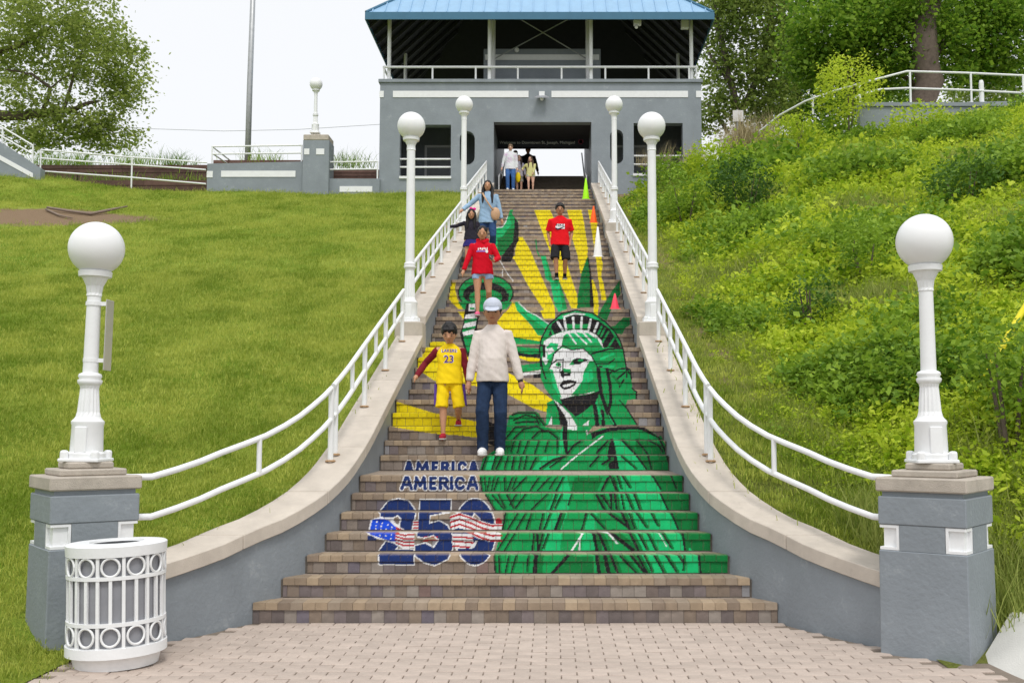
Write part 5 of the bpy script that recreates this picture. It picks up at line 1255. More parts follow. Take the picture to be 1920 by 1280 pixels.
tree('broad_tree', 'dense dark green broadleaf tree with a thick trunk above the grey wall', 36.0,
     [([(1742,300,-2.6),(1738,190,-2.6),(1735,60,-2.4),(1745,-60,-2)], (0.50,0.34)), ([(1738,130,-2.2),(1690,80,-0.6),(1620,20,0.6)], (0.2,0.06)), ([(1740,110,-2.2),(1800,50,-0.6),(1870,0,0.6)], (0.2,0.06)), ([(1738,175),(1705,150),(1668,130)], (0.13,0.05)), ([(1738,60),(1690,-10),(1650,-60)], (0.2,0.1))],
     [(1560,60,-1.5,90,55,5200),(1540,130,-1,70,35,2600),(1625,100,-1,80,50,4000),(1645,10,-0.5,90,50,4600),(1830,20,-1,85,55,4400),(1885,70,-1,80,50,3800),(1825,115,-1,60,38,2600),(1735,-10,-2.8,75,30,1500),(1690,50,-2.2,40,34,1000),(1785,60,-2.4,34,34,900),(1690,120,-2.2,36,22,600),(1790,135,-2.2,30,18,400),(1720,40,2.5,120,90,4600),(1890,-10,0,70,60,3000),(1560,-20,0,90,50,3600),(1620,160,0,60,26,1500),(1850,145,0,60,24,1300),(1700,150,2.5,80,30,1500),(1930,130,1,40,40,1200)],
     0.15, TD, 12, (1742,300))
tree('young_tree', 'open mid green tree with slanting trunks between the pavilion and the dense tree', 43.0,
     [([(1405,300),(1385,225),(1360,120),(1340,20),(1330,-50)], (0.2,0.07)), ([(1385,225),(1420,140),(1445,40),(1450,-40)], (0.14,0.05)), ([(1370,160),(1335,110),(1318,70)], (0.08,0.03)), ([(1365,250),(1345,215),(1325,195)], (0.09,0.04))],
     [(1350,30,0,55,60,2700),(1430,40,0,70,70,3400),(1345,120,0.5,38,50,1400),(1410,130,0,60,50,2200),(1460,110,0,45,70,2000),(1345,195,0,30,40,900),(1400,210,0,50,32,1200),(1450,200,0,45,40,1400),(1330,235,0,26,24,420),(1400,-30,0,110,50,3000),(1480,20,1,50,60,1800)],
     0.16, TM, 13, (1405,300))
tree('shade_tree', 'dark trunked tree in the shade between the young tree and the dense tree', 46.0,
     [([(1497,300),(1494,200),(1498,120),(1510,20)], (0.26,0.14)), ([(1440,300),(1436,230),(1450,160)], (0.2,0.08))],
     [(1500,120,0,60,70,2600),(1545,180,0,50,45,1800),(1470,190,0,45,50,1600),(1520,220,0,60,34,1500),(1600,200,1,50,40,1500),(1660,190,2,60,40,1500)],
     0.16, TD, 14, (1497,300))
tree('background_tree', 'pale distant tree seen under the dense tree beyond the railing', 55.0,
     [([(1905,300),(1900,190),(1890,100)], (0.22,0.1)), ([(1905,190),(1850,160),(1800,150)], (0.1,0.04))],
     [(1890,165,0,60,40,1800),(1830,175,0,50,22,900),(1790,180,0,40,16,500),(1930,190,0,40,30,900),(1660,180,0,50,20,600)],
     0.17, TM, 15, (1905,300))

# ------------------------------------------------------------------ marker cones on the steps
def cone(px, py, n, h, r, col, label):
    q = U(px, py, stepY(n)+0.14); z = stepZ(n)
    t = empty('traffic_cone', (q.x, stepY(n)+0.14, z)); tag(t, label, 'cone', 'plain plastic cones on the steps')
    m = M('cone_%s' % label.split()[0], col, 0.45, 0.04, 5)
    b = B(); b.box(-r*1.12,r*1.12,-r*1.0,r*1.0,0,0.018); b.build('base', m, t, bevel=0.006)
    b = B(); b.lathe([(r*0.93,0.016),(r*0.16,h-0.01),(r*0.1,h)], 24); b.build('body', m, t, angle=40)
cone(1153, 581, 22, 0.275, 0.082, srgb(255,75,100), 'pink plastic cone beside the painted crown')
cone(1121, 479, 32, 0.66, 0.105, srgb(240,240,238), 'white plastic cone standing between the orange one and the pink one')
cone(1113, 415, 42, 0.46, 0.105, srgb(255,100,25), 'orange plastic cone above the white one')
cone(1098.5, 374, 52, 0.66, 0.115, srgb(170,245,10), 'lime plastic cone near the pavilion entrance')

# ------------------------------------------------------------------ people
REMESH = []
class Fig:
    """tapered limbs and rings gathered per garment, each fused into one continuous surface"""
    def __init__(s): s.b = B()
    def ring_loft(s, rings, n=16):
        """rings: (cx, cy, cz, rx, ry)"""
        vs = []; fs = []
        for (cx, cy, cz, rx, ry) in rings:
            for j in range(n):
                a = 2*math.pi*j/n; vs.append((cx+rx*math.cos(a), cy+ry*math.sin(a), cz))
        for i in range(len(rings)-1):
            for j in range(n):
                a, c = i*n+j, i*n+(j+1) % n; fs.append((a, c, c+n, a+n))
        fs += [tuple(range(n))[::-1], tuple(range((len(rings)-1)*n, len(rings)*n))]
        s.b.add(vs, fs)
    def ell(s, c, r, mat=None, n=14):
        vs = []; fs = []; m = 9
        for i in range(m+1):
            t = math.pi*i/m
            for j in range(n):
                a = 2*math.pi*j/n; v = Vector((max(math.sin(t),0.03)*math.cos(a)*r[0], max(math.sin(t),0.03)*math.sin(a)*r[1], -math.cos(t)*r[2]))
                if mat is not None: v = mat @ v
                vs.append(tuple(Vector(c) + v))
        for i in range(m):
            for j in range(n):
                a, b = i*n+j, i*n+(j+1) % n; fs.append((a, b, b+n, a+n))
        fs += [tuple(range(n))[::-1], tuple(range(m*n, (m+1)*n))]
        s.b.add(vs, fs)
    def limb(s, pts, rad): s.b.tube(pts, rad, 12)
    def build(s, name, mat, parent, vox=0.009, smooth=3):
        o = s.b.build(name, mat, parent)
        md = o.modifiers.new('r', 'REMESH'); md.mode = 'VOXEL'; md.voxel_size = vox; md.use_smooth_shade = True
        if smooth: sm_ = o.modifiers.new('s', 'SMOOTH'); sm_.iterations = smooth; sm_.factor = 0.5
        REMESH.append(o); return o
def ik(a, c, l1, l2, bend):
    a, c = Vector(a), Vector(c); d = c - a; L = min(d.length, (l1+l2)*0.999); u = d.normalized()
    x = (l1*l1 - l2*l2 + L*L)/(2*L); h = math.sqrt(max(0, l1*l1 - x*x))
    b = Vector(bend); b = (b - u*b.dot(u)).normalized(); return a + u*x + b*h, a + u*L

def person(pos, h, feet, hands, label, skin, hair, top, bottom, shoes, k=1.0, pitch=0, turn=0, lean=0.0, pel=0.0, build=1.0, belly=0.0, hairstyle='short', sleeve='long', hem=0.45, legwear='jeans', hood=False, vox=0.009, hat=None, px=0.0, group='people coming down the stairs', socks=None, grip=None, yaw=0):
    """pos = ground point; figure faces -Y; feet / hands = targets in metres relative to pos (left = image left)"""
    t = empty('person', pos, yaw); tag(t, label, 'person', group)
    SK = M('skin_%d' % int(skin[0]*1000), skin, 0.5, 0.06, 14, spec=0.35); HR = M('hair_black' if hair[0] < 0.03 else 'hair_%d' % int(hair[0]*1000), hair, 0.45, 0.25, 40, 0.5, 90)
    hh = 0.132*h*k; zs = h - hh - 0.045*h + pel; zp = 0.50*h + pel; w = build
    sx = 0.098*h*w; ly = lean
    hip = {-1: Vector((px-0.048*h*w, 0, zp)), 1: Vector((px+0.048*h*w, 0, zp))}
    sh = {-1: Vector((px-sx, ly, zs-0.022*h)), 1: Vector((px+sx, ly, zs-0.022*h))}
    knee, ank, elb, wri = {}, {}, {}, {}
    for s, f in zip((-1, 1), feet):
        f = Vector(f) + Vector((0, 0, 0.045*h)); knee[s], ank[s] = ik(hip[s], f, 0.235*h, 0.232*h, (0.12*s, -1, 0))
    for s, f in zip((-1, 1), hands): elb[s], wri[s] = ik(sh[s], f, 0.165*h, 0.15*h, (0.55*s, 0.8, -0.3))
    # ---- body
    f = Fig()
    f.ring_loft([(px,0,zp-0.05*h,0.05*h*w,0.045*h),(px,0,zp,0.085*h*w,0.06*h),(px,0,zp+0.06*h,0.082*h*w,0.06*h),(px,ly*0.4-belly*0.3,zp+0.11*h,0.074*h*w,0.056*h+belly*0.5),(px,ly*0.7,zp+0.2*h,0.086*h*w,0.06*h),(px,ly,zs-0.05*h,0.086*h*w,0.052*h),(px,ly,zs-0.005*h,0.066*h*w,0.044*h),(px,ly,zs+0.02*h,0.044*h*w,0.038*h),(px,ly,zs+0.04*h,0.030*h,0.034*h)])
    nb = Vector((px, ly, zs+0.02*h)); RM = Matrix.Rotation(turn, 3, 'Z') @ Matrix.Rotation(pitch, 3, 'X')
    hc = nb + Vector((0, -0.012*h, 0.022*h)) + RM @ Vector((0, -0.006*h, hh*0.52))
    f.limb([nb - Vector((0,0,0.02*h)), nb + Vector((0,-0.004*h,0.03*h)), hc + RM @ Vector((0,0.012*h,-hh*0.25))], [0.034*h, 0.030*h, 0.030*h])
    rx, ry, rz = hh*0.355, hh*0.42, hh*0.5
    f.ell(hc, (rx, ry, rz), RM); f.ell(hc + RM @ Vector((0,-ry*0.28,-rz*0.52)), (rx*0.68, ry*0.6, rz*0.45), RM)
    f.ell(hc + RM @ Vector((0,-ry*1.0,-rz*0.14)), (rx*0.17, ry*0.20, rz*0.2), RM)
    for s in (-1, 1): f.ell(hc + RM @ Vector((s*rx*1.0, ry*0.05, -rz*0.1)), (rx*0.12, ry*0.18, rz*0.22), RM)
    for s in (-1, 1):
        f.limb([sh[s]+Vector((-s*0.03*h,0,0)), sh[s], sh[s].lerp(elb[s],0.5), elb[s], elb[s].lerp(wri[s],0.4), wri[s]], [0.03*h,0.031*h,0.027*h,0.022*h,0.021*h,0.0145*h])
        d = (wri[s]-elb[s]).normalized()
        if grip and grip.get(s): d = Vector(grip[s]).normalized()
        side = d.cross(Vector((0,1,0))); side = Vector((0,1,0)) if side.length < 0.2 else side.normalized(); side = d.cross(side).normalized() * (1 if s > 0 else 1); nrm = d.cross(side).normalized()
        pm = wri[s] + d*0.028*h
        f.limb([wri[s]-d*0.01*h, wri[s]+d*0.012*h, pm, pm+d*0.02*h], [0.0145*h,0.017*h,0.021*h,0.019*h])
        for i, ln in enumerate((0.036,0.042,0.040,0.031)):
            o = pm + side*(i-1.5)*0.0105*h + d*0.015*h; c1 = o + d*ln*0.55*h + nrm*s*0.004*h; c2 = c1 + d*ln*0.42*h + nrm*s*0.012*h
            f.limb([o, c1, c2], [0.0062*h,0.0058*h,0.0048*h])
        o = wri[s] + d*0.012*h - side*0.014*h; f.limb([o, o - side*0.016*h + d*0.02*h, o - side*0.018*h + d*0.038*h], [0.0075*h,0.0068*h,0.005*h])
    for s in (-1, 1):
        f.limb([hip[s]+Vector((0,0,0.03*h)), hip[s].lerp(knee[s],0.12), hip[s].lerp(knee[s],0.6), knee[s], knee[s].lerp(ank[s],0.3)+Vector((0,0.008*h,0)), knee[s].lerp(ank[s],0.7), ank[s], ank[s]-Vector((0,0,0.03*h))], [0.05*h*w,0.052*h*w,0.040*h*w,0.031*h,0.033*h,0.023*h,0.019*h,0.019*h])
    body = f.build('body', SK, t, vox)
    # ---- face
    def on_face(x, z): return hc + RM @ Vector((x*rx, -ry*math.sqrt(max(0.02, 1-x*x-z*z))*0.99, z*rz))
    EY = M('eye_dark', (0.02,0.015,0.012), 0.25); BRW = M('brow', (0.018,0.014,0.012), 0.8); LP = M('lip_%d' % int(skin[0]*1000), (skin[0]*0.75, skin[1]*0.5, skin[2]*0.5), 0.5)
    def bit(nm, m, x, z, r_):
        q = B(); e = Fig(); e.ell(on_face(x, z), r_, RM, 8); e.b.build(nm, m, body, smooth=True)
    for s in (-1, 1):
        bit('eye', EY, s*0.42, 0.0, (rx*0.15, ry*0.06, rz*0.05 if pitch < 0.2 else rz*0.03)); bit('eyebrow', BRW, s*0.42, 0.19, (rx*0.24, ry*0.06, rz*0.035))
    bit('mouth', LP, 0, -0.5, (rx*0.3, ry*0.08, rz*0.05))
    # ---- hair
    f = Fig()
    if hairstyle != 'none':
        f.ell(hc + RM @ Vector((0, ry*0.17, rz*(0.27 if hairstyle == 'mop' else 0.20))), (rx*(1.22 if hairstyle == 'mop' else 1.15), ry*1.04, rz*(0.98 if hairstyle == 'mop' else 0.93)), RM)
    r = random.Random(int(h*1000) + int(pos[1]*10))
    if hairstyle in ('short', 'mop'):
        for i in range(26 if hairstyle == 'mop' else 12):
            a = r.uniform(0, 6.28); e = r.uniform(0.15, 1.3); v = Vector((rx*1.05*math.cos(a)*math.cos(e), ry*0.9*math.sin(a)*math.cos(e)+ry*0.12, rz*(0.25+0.85*math.sin(e))))
            f.ell(hc + RM @ v, (rx*0.24, ry*0.22, rz*0.17), RM, 8)
        for x in (-0.6,-0.2,0.2,0.6): f.ell(hc + RM @ Vector((x*rx, -ry*0.74, rz*0.62)), (rx*0.3, ry*0.24, rz*0.2), RM, 8)
    if hairstyle == 'long':
        for s in (-1, 1):
            p = hc + RM @ Vector((s*rx*0.85, ry*0.15, rz*0.25)); q = Vector((px+s*0.056*h, ly-0.045*h, zs-0.03*h))
            f.limb([p, p.lerp(q,0.5)+Vector((s*0.012*h,0.01*h,0)), q, q+Vector((s*0.008*h,-0.03*h,-0.10*h))], [rx*0.46,rx*0.5,rx*0.5,rx*0.16])
        f.ring_loft([(hc.x, hc.y+ry*0.45, hc.z-rz*1.9, rx*0.9, ry*0.3),(hc.x, hc.y+ry*0.45, hc.z-rz*0.6, rx*1.1, ry*0.5),(hc.x, hc.y+ry*0.3, hc.z+rz*0.3, rx*1.1, ry*0.7)])
    if hairstyle == 'tied':
        f.ell(hc + RM @ Vector((0, ry*1.0, rz*0.1)), (rx*0.35, ry*0.35, rz*0.4), RM); f.limb([hc + RM @ Vector((0, ry*1.1, 0)), hc + RM @ Vector((rx*0.7, ry*1.1, -rz*1.0))], [rx*0.28, rx*0.12])
    if hairstyle != 'none': f.build('hair', HR, t, vox)
    if hat:
        f = Fig(); f.ell(hc + RM @ Vector((0, ry*0.10, rz*0.40)), (rx*1.16, ry*1.10, rz*0.80), RM); cp = f.build('cap', hat, t, vox)
        e = Fig(); BRM = RM @ Matrix.Rotation(R(20), 3, 'X'); e.ell(hc + RM @ Vector((0,-ry*1.0,rz*0.30)), (rx*0.95, ry*0.75, rz*0.075), BRM); e.build('brim', hat, cp, vox)
    # ---- top
    f = Fig(); zh = hem*h + pel; g = 0.012*h
    R0 = [(px,-belly*0.12,zh,0.098*h*w+g*1.2,0.072*h+g*1.3+belly*0.35),(px,-belly*0.3,zh+0.05*h,0.097*h*w+g,0.070*h+g+belly*0.6),(px,ly*0.4-belly*0.42,zp+0.12*h,0.085*h*w+g,0.062*h+g+belly*0.8),(px,ly*0.7,zp+0.2*h,0.090*h*w+g,0.064*h+g+belly*0.3),(px,ly,zs-0.06*h,0.096*h*w+g,0.058*h+g),(px,ly,zs-0.025*h,0.096*h*w+g*0.8,0.050*h+g*0.8),(px,ly,zs-0.002*h,0.076*h*w+g*0.7,0.044*h+g*0.7),(px,ly,zs+0.018*h,0.050*h*w+g*0.5,0.040*h+g*0.6),(px,ly,zs+0.036*h,0.033*h+g*0.4,0.036*h+g*0.4)]
    R0 = sorted(R0, key=lambda q: q[2]); f.ring_loft(R0, 20)
    for s in (-1, 1):
        if sleeve == 'none': continue
        if sleeve == 'short': e = sh[s].lerp(elb[s], 0.85); f.limb([sh[s]+Vector((-s*0.03*h,0,-0.005*h)), sh[s], e], [0.034*h,0.038*h,0.042*h])
        else: f.limb([sh[s]+Vector((-s*0.03*h,0,-0.005*h)), sh[s], sh[s].lerp(elb[s],0.5), elb[s], elb[s].lerp(wri[s],0.5), elb[s].lerp(wri[s],0.9), elb[s].lerp(wri[s],0.97)], [0.032*h,0.036*h,0.035*h,0.032*h,0.030*h,0.026*h,0.021*h])
    if hood: f.limb([Vector((px-0.05*h,ly-0.02*h,zs+0.03*h)), Vector((px-0.055*h,ly+0.04*h,zs+0.045*h)), Vector((px,ly+0.065*h,zs+0.045*h)), Vector((px+0.055*h,ly+0.04*h,zs+0.045*h)), Vector((px+0.05*h,ly-0.02*h,zs+0.03*h)), Vector((px,ly-0.055*h,zs+0.0*h))], [0.022*h]*6)
    shirt = f.build('top', top, t, vox)
    # ---- bottom
    f = Fig(); g = 0.01*h
    if legwear == 'skirt':
        f.ring_loft([(px,0,zp-0.14*h,0.15*h,0.12*h),(px,0,zp-0.05*h,0.115*h,0.09*h),(px,0,zp+0.05*h,0.085*h,0.066*h)], 20)
    else:
        f.ring_loft([(px,0,zp-0.055*h,0.07*h*w,0.055*h),(px,0,zp,0.088*h*w+g*0.3,0.062*h+g*0.5),(px,0,zp+0.07*h,0.082*h*w+g*0.3,0.060*h+g*0.4)])
        for s in (-1, 1):
            if legwear == 'jeans': f.limb([hip[s]+Vector((0,0,0.03*h)), hip[s].lerp(knee[s],0.1), hip[s].lerp(knee[s],0.6), knee[s], knee[s].lerp(ank[s],0.4), knee[s].lerp(ank[s],0.92), ank[s]-Vector((0,0,0.016*h))], [0.046*h*w+g*0.6,0.048*h*w+g*0.6,0.043*h*w+g*0.6,0.036*h+g*0.6,0.035*h+g*0.6,0.030*h+g*0.6,0.031*h+g*0.6])
            else:
                fr = {'shorts':0.86, 'long_shorts':1.0, 'briefs':0.42}[legwear]; e = hip[s].lerp(knee[s], fr) + Vector((s*0.012*h,0,0)); f.limb([hip[s]+Vector((0,0,0.03*h)), hip[s].lerp(knee[s],0.15), hip[s].lerp(knee[s],fr*0.7)+Vector((s*0.008*h,0,0)), e], [0.046*h*w+g*0.5,0.047*h*w+g*0.5,0.046*h*w+g*0.5,0.047*h*w+g*0.5])
    f.build('bottoms', bottom, t, vox)
    # ---- shoes
    for s in (-1, 1):
        f = Fig(); a = ank[s]; zb = a.z - 0.045*h
        f.limb([(a.x, a.y+0.03*h, zb+0.022*h), (a.x, a.y-0.01*h, zb+0.026*h), (a.x+s*0.004*h, a.y-0.06*h, zb+0.021*h), (a.x+s*0.006*h, a.y-0.105*h, zb+0.015*h)], [0.024*h,0.028*h,0.027*h,0.016*h]); f.ell((a.x, a.y+0.006*h, zb+0.04*h), (0.024*h,0.03*h,0.024*h))
        sho = f.build('shoe', shoes, t, vox)
        so = B(); so.prism([(a.x-0.026*h, a.y+0.055*h), (a.x+0.026*h, a.y+0.055*h), (a.x+0.031*h, a.y-0.05*h), (a.x+0.022*h, a.y-0.112*h), (a.x-0.022*h, a.y-0.112*h), (a.x-0.031*h, a.y-0.05*h)], zb, zb+0.011*h); so.build('sole', M('sole_pale', (0.5,0.49,0.47), 0.8), sho, bevel=0.003)
        if socks: q = Fig(); q.limb([a-Vector((0,0,0.005*h)), a.lerp(knee[s],0.22)], [0.024*h,0.026*h]); q.build('sock', socks, t, vox)
    return dict(root=t, top=shirt, wri=wri, elb=elb, hc=hc, zs=zs, zp=zp, h=h, RM=RM, rx=rx, ry=ry, rz=rz, knee=knee, ank=ank)
def fabric(nm, col, **kw): return M('cloth_' + nm, col, 0.85, kw.pop('var', 0.10), kw.pop('scale', 9), kw.pop('bump', 0.35), kw.pop('bscale', 22), spec=0.15, **kw)
def at_step(px, n, dy=0.12):
    Y = stepY(n) + dy; return (U(px, 500, Y).x, Y, stepZ(n))
def X_at(px, py, Y): return U(px, py, Y).x
BRSK = srgb(176,126,96)[:3]; BRSK2 = srgb(194,144,112)[:3]; LTSK = srgb(215,172,148)[:3]
BLK = (0.012,0.010,0.010)
def place(px, py, n, dy): Y = stepY(n)+dy; return (X_at(px, py, Y), Y, stepZ(n))
# man with the cap
q = place(923, 855, 8, 0.16)
man = person(q, 1.75, [(-0.10,-0.09,0),(0.085,-0.02,0.0)], [(-0.26,-0.05,0.80),(0.32,-0.04,0.79)], 'man in a pale sweatshirt, jeans and grey cap walking down', BRSK, BLK, fabric('pale_knit', srgb(218,208,202)), fabric('denim_dark', srgb(36,52,78), scale=14, var=0.3), fabric('white_shoe', srgb(235,235,235)),
             k=1.14, pitch=0.16, build=0.93, belly=0.045, pel=-0.02, hairstyle='crop', hem=0.475, vox=0.008, hat=fabric('cap_grey', srgb(190,196,210)))
# boy in yellow
q = place(842, 826, 9, 0.14)
boy = person(q, 1.31, [(-0.06,-0.08,0),(0.085,0.24,0.163)], [(-0.36,-0.05,0.74),(0.22,0.0,0.62)], 'boy in a yellow basketball kit over a maroon long sleeved shirt', BRSK2, BLK, fabric('jersey_yellow', srgb(248,214,30)), fabric('shorts_yellow', srgb(248,214,30)), fabric('red_clog', srgb(170,40,55)),
             k=1.26, pitch=0.42, hairstyle='mop', sleeve='none', hem=0.47, legwear='long_shorts', pel=0.02, build=1.08, vox=0.008)
# girl in the red hoodie
q = place(904, 600, 21, 0.14)
hood = person(q, 1.47, [(-0.07,-0.06,0),(0.09,0.26,0.163)], [(-0.31,-0.12,0.72),(0.20,-0.24,0.90)], 'girl in a red hooded sweatshirt and denim shorts looking at a phone', BRSK2, BLK, fabric('red_fleece', srgb(205,16,38)), fabric('denim_light', srgb(150,175,210), scale=20, var=0.2), fabric('pink_shoe', srgb(235,110,150)),
              k=1.1, pitch=0.3, hairstyle='tied', hem=0.46, legwear='briefs', hood=True, pel=0.03, build=1.12, vox=0.009, grip={1:(-0.5,-0.6,0.3)})
# boy in red shirt
q = place(1050, 523, 27, 0.14)
redb = person(q, 1.46, [(-0.06,-0.08,0),(0.09,0.10,0.02)], [(-0.19,0.0,0.72),(0.19,0.0,0.72)], 'boy in a red T-shirt and black shorts with hands in pockets', BRSK, BLK, fabric('red_tee', srgb(226,24,34)), fabric('black_short', srgb(40,40,44)), fabric('black_shoe', srgb(30,30,34)),
              k=1.12, pitch=0.08, hairstyle='mop', sleeve='short', hem=0.455, legwear='long_shorts', build=1.18, vox=0.01, socks=fabric('black_sock', srgb(24,24,28)))
# girl with floral top, woman in denim
q = place(883, 490, 30, 0.16)
flor = person(q, 1.22, [(-0.1,-0.1,0),(0.06,0.2,0.163)], [(-0.46,-0.08,0.86),(0.19,0.02,0.55)], 'small girl in a dark flowered top and navy skirt holding the handrail', BRSK2, BLK, M('cloth_floral', (0.02,0.018,0.03), 0.85, 0.3, 30, stain=((0.45,0.2,0.3), 42, 0.60)), fabric('navy', srgb(48,44,110)), fabric('dark_shoe', srgb(60,50,60)),
              k=1.25, pitch=0.4, turn=0.15, hairstyle='long', hem=0.47, legwear='skirt', pel=0.02, vox=0.01, build=1.1)
q = place(914, 478, 32, 0.2)
wom = person(q, 1.63, [(-0.08,-0.05,0),(0.1,0.2,0.163)], [(-0.52,-0.14,1.0),(0.30,-0.02,0.80)], 'woman in a light denim jacket with a tan shoulder bag and long dark hair', BRSK2, BLK, fabric('denim_jacket', srgb(150,180,208), var=0.16, scale=12), fabric('denim_blue', srgb(52,78,120), var=0.25), fabric('dark_shoe', srgb(60,50,60)),
             pitch=0.12, hairstyle='long', hem=0.44, vox=0.01, build=1.08, pel=0.02)
# group at the top
GT = 'people under the pavilion'
q = (X_at(957, 340, YT+0.25), YT+0.25, ZT)
tie = person(q, 1.52, [(-0.08,-0.05,0),(0.09,0.0,0)], [(-0.30,-0.06,0.62),(0.22,0.0,0.72)], 'woman in a pastel tie-dye sweatshirt and blue jeans at the top of the stairs', LTSK, (0.2,0.14,0.09), M('cloth_tiedye', srgb(222,226,228), 0.85, 0.06, 4, stain=(srgb(214,170,214), 5, 0.52)), fabric('denim_mid', srgb(66,104,160), var=0.2), fabric('white_shoe', srgb(235,235,235)),
             pitch=0.2, hairstyle='short', hem=0.46, vox=0.011, build=1.12, group=GT)
q = (X_at(995, 340, YT+0.45), YT+0.45, ZT)
yel = person(q, 1.18, [(-0.06,-0.04,0),(0.07,0.0,0)], [(-0.26,-0.10,0.72),(0.08,-0.18,0.60)], 'girl in a pale yellow sweatshirt and shorts with long hair, under the pavilion', LTSK, (0.09,0.055,0.035), fabric('pale_yellow', srgb(206,202,140)), fabric('grey_short', srgb(170,168,160)), fabric('white_shoe', srgb(235,235,235)),
             k=1.18, pitch=0.15, turn=-0.5, hairstyle='long', hem=0.43, legwear='briefs', vox=0.011, build=1.2, group=GT)
q = (X_at(973, 340, YT+0.75), YT+0.75, ZT)
bagp = person(q, 1.3, [(-0.05,0,0),(0.07,0.0,0)], [(-0.08,-0.16,0.62),(0.22,-0.05,0.62)], 'person half hidden behind the tie-dye woman, with bare legs and a yellow bag', LTSK, (0.05,0.035,0.03), fabric('lilac', srgb(200,196,214)), fabric('grey_short', srgb(170,168,160)), fabric('white_shoe', srgb(235,235,235)),
              k=1.15, hairstyle='long', hem=0.45, legwear='shorts', vox=0.011, group=GT)
q = (X_at(990, 340, PF+3.3), PF+3.35, ZT+0.158*3)
drk = person(q, 1.76, [(-0.09,-0.05,0),(0.09,0.0,0)], [(-0.26,-0.02,0.80),(0.36,-0.02,0.80)], 'man in black clothes in the shade of the passage, arms hanging', BRSK, BLK, fabric('black_cloth', srgb(24,24,28)), fabric('black_trousers', srgb(26,26,32)), fabric('black_shoe', srgb(30,30,34)),
             hairstyle='short', hem=0.46, vox=0.012, build=1.2, group=GT)
q = (X_at(966, 340, PF+3.0), PF+3.05, ZT+0.158*2)
drk2 = person(q, 1.70, [(-0.09,-0.05,0),(0.09,0.0,0)], [(-0.22,-0.02,0.80),(0.22,-0.02,0.80)], 'person in black behind the tie-dye woman in the passage', BRSK, BLK, fabric('black_cloth', srgb(24,24,28)), fabric('black_trousers', srgb(26,26,32)), fabric('black_shoe', srgb(30,30,34)),
              hairstyle='short', hem=0.46, vox=0.012, group=GT)
# maroon undershirt sleeves for the boy
f = Fig(); h_ = boy['h']
for s in (-1, 1):
    e, w_ = boy['elb'][s], boy['wri'][s]; sh_ = Vector((s*0.098*h_*1.08, 0, boy['zs']-0.022*h_))
    f.limb([sh_+Vector((-s*0.02*h_,0,-0.005*h_)), sh_, sh_.lerp(e,0.5), e, e.lerp(w_,0.5), w_ if s > 0 else w_.lerp(e,-0.12)], [0.030*h_,0.034*h_,0.033*h_,0.030*h_,0.028*h_,0.024*h_])
    f.build('sleeve', fabric('maroon', srgb(120,34,46)), boy['root'], 0.008); f = Fig()

# shoulder bag, yellow bag, phone, hair bow
def loose(name, b, mat, label, cat, who, smooth=False, bevel=0.0):
    o = b.build(name, mat, None, smooth=smooth, bevel=bevel); o.location = who['root'].location; tag(o, label, cat); return o
b = B(); e = Fig(); e.ell((0.17,-0.13,0.92), (0.10,0.05,0.14)); e.b.tube([(-0.10,-0.13,1.36),(-0.02,-0.17,1.2),(0.08,-0.17,1.05),(0.14,-0.15,0.98)], 0.018, 6)
loose('shoulder_bag', e.b, M('tan_leather', srgb(196,158,124), 0.5, 0.12, 8), 'tan shoulder bag with strap hanging in front of the denim jacket', 'bag', wom, smooth=True)
e = Fig(); e.ell((-0.02,-0.2,0.52), (0.085,0.05,0.17)); e.b.tube([(-0.06,-0.2,0.66),(-0.05,-0.19,0.76),(0.03,-0.19,0.76),(0.04,-0.2,0.66)], 0.01, 6)
loose('carrier_bag', e.b, M('yellow_bag', srgb(250,220,0), 0.5, 0.06, 8), 'bright yellow carrier bag held under the pavilion', 'bag', bagp, smooth=True)
w_ = hood['wri'][1]; b = B(); b.box(-0.036,0.036,-0.005,0.005,-0.07,0.07)
o = loose('mobile_phone', b, M('phone_black', (0.015,0.015,0.017), 0.25, 0.02), 'dark mobile phone in the hand of the red hooded girl', 'phone', hood, bevel=0.004)
o.location = hood['root'].location + w_ + Vector((-0.045,-0.06,0.05)); o.rotation_euler = (R(-50), R(20), R(20))
e = Fig(); c = flor['hc'] + Vector((0.03,-0.02,flor['rz']*1.0)); e.ell(c+Vector((-0.035,0,0.01)), (0.035,0.02,0.028)); e.ell(c+Vector((0.035,0,0)), (0.035,0.02,0.03)); e.ell(c, (0.014,0.018,0.014))
o = e.b.build('hair_bow', M('pink_bow', srgb(235,30,150), 0.5), flor['root'], smooth=True)
e = Fig(); e.ring_loft([(0,0,0.02+flor['zp']+0.03,0.112,0.088),(0,0,0.02+flor['zp']+0.06,0.108,0.086)], 20); e.b.build('waistband', M('pink_bow', srgb(235,30,150)), flor['root'])
w_ = man['wri'][1]; d = (w_ - man['elb'][1]).normalized(); b = B(); b.tube([w_-d*0.012, w_+d*0.016], 0.030, 14); b.build('watch', M('phone_black', (0.015,0.015,0.017)), man['root'])

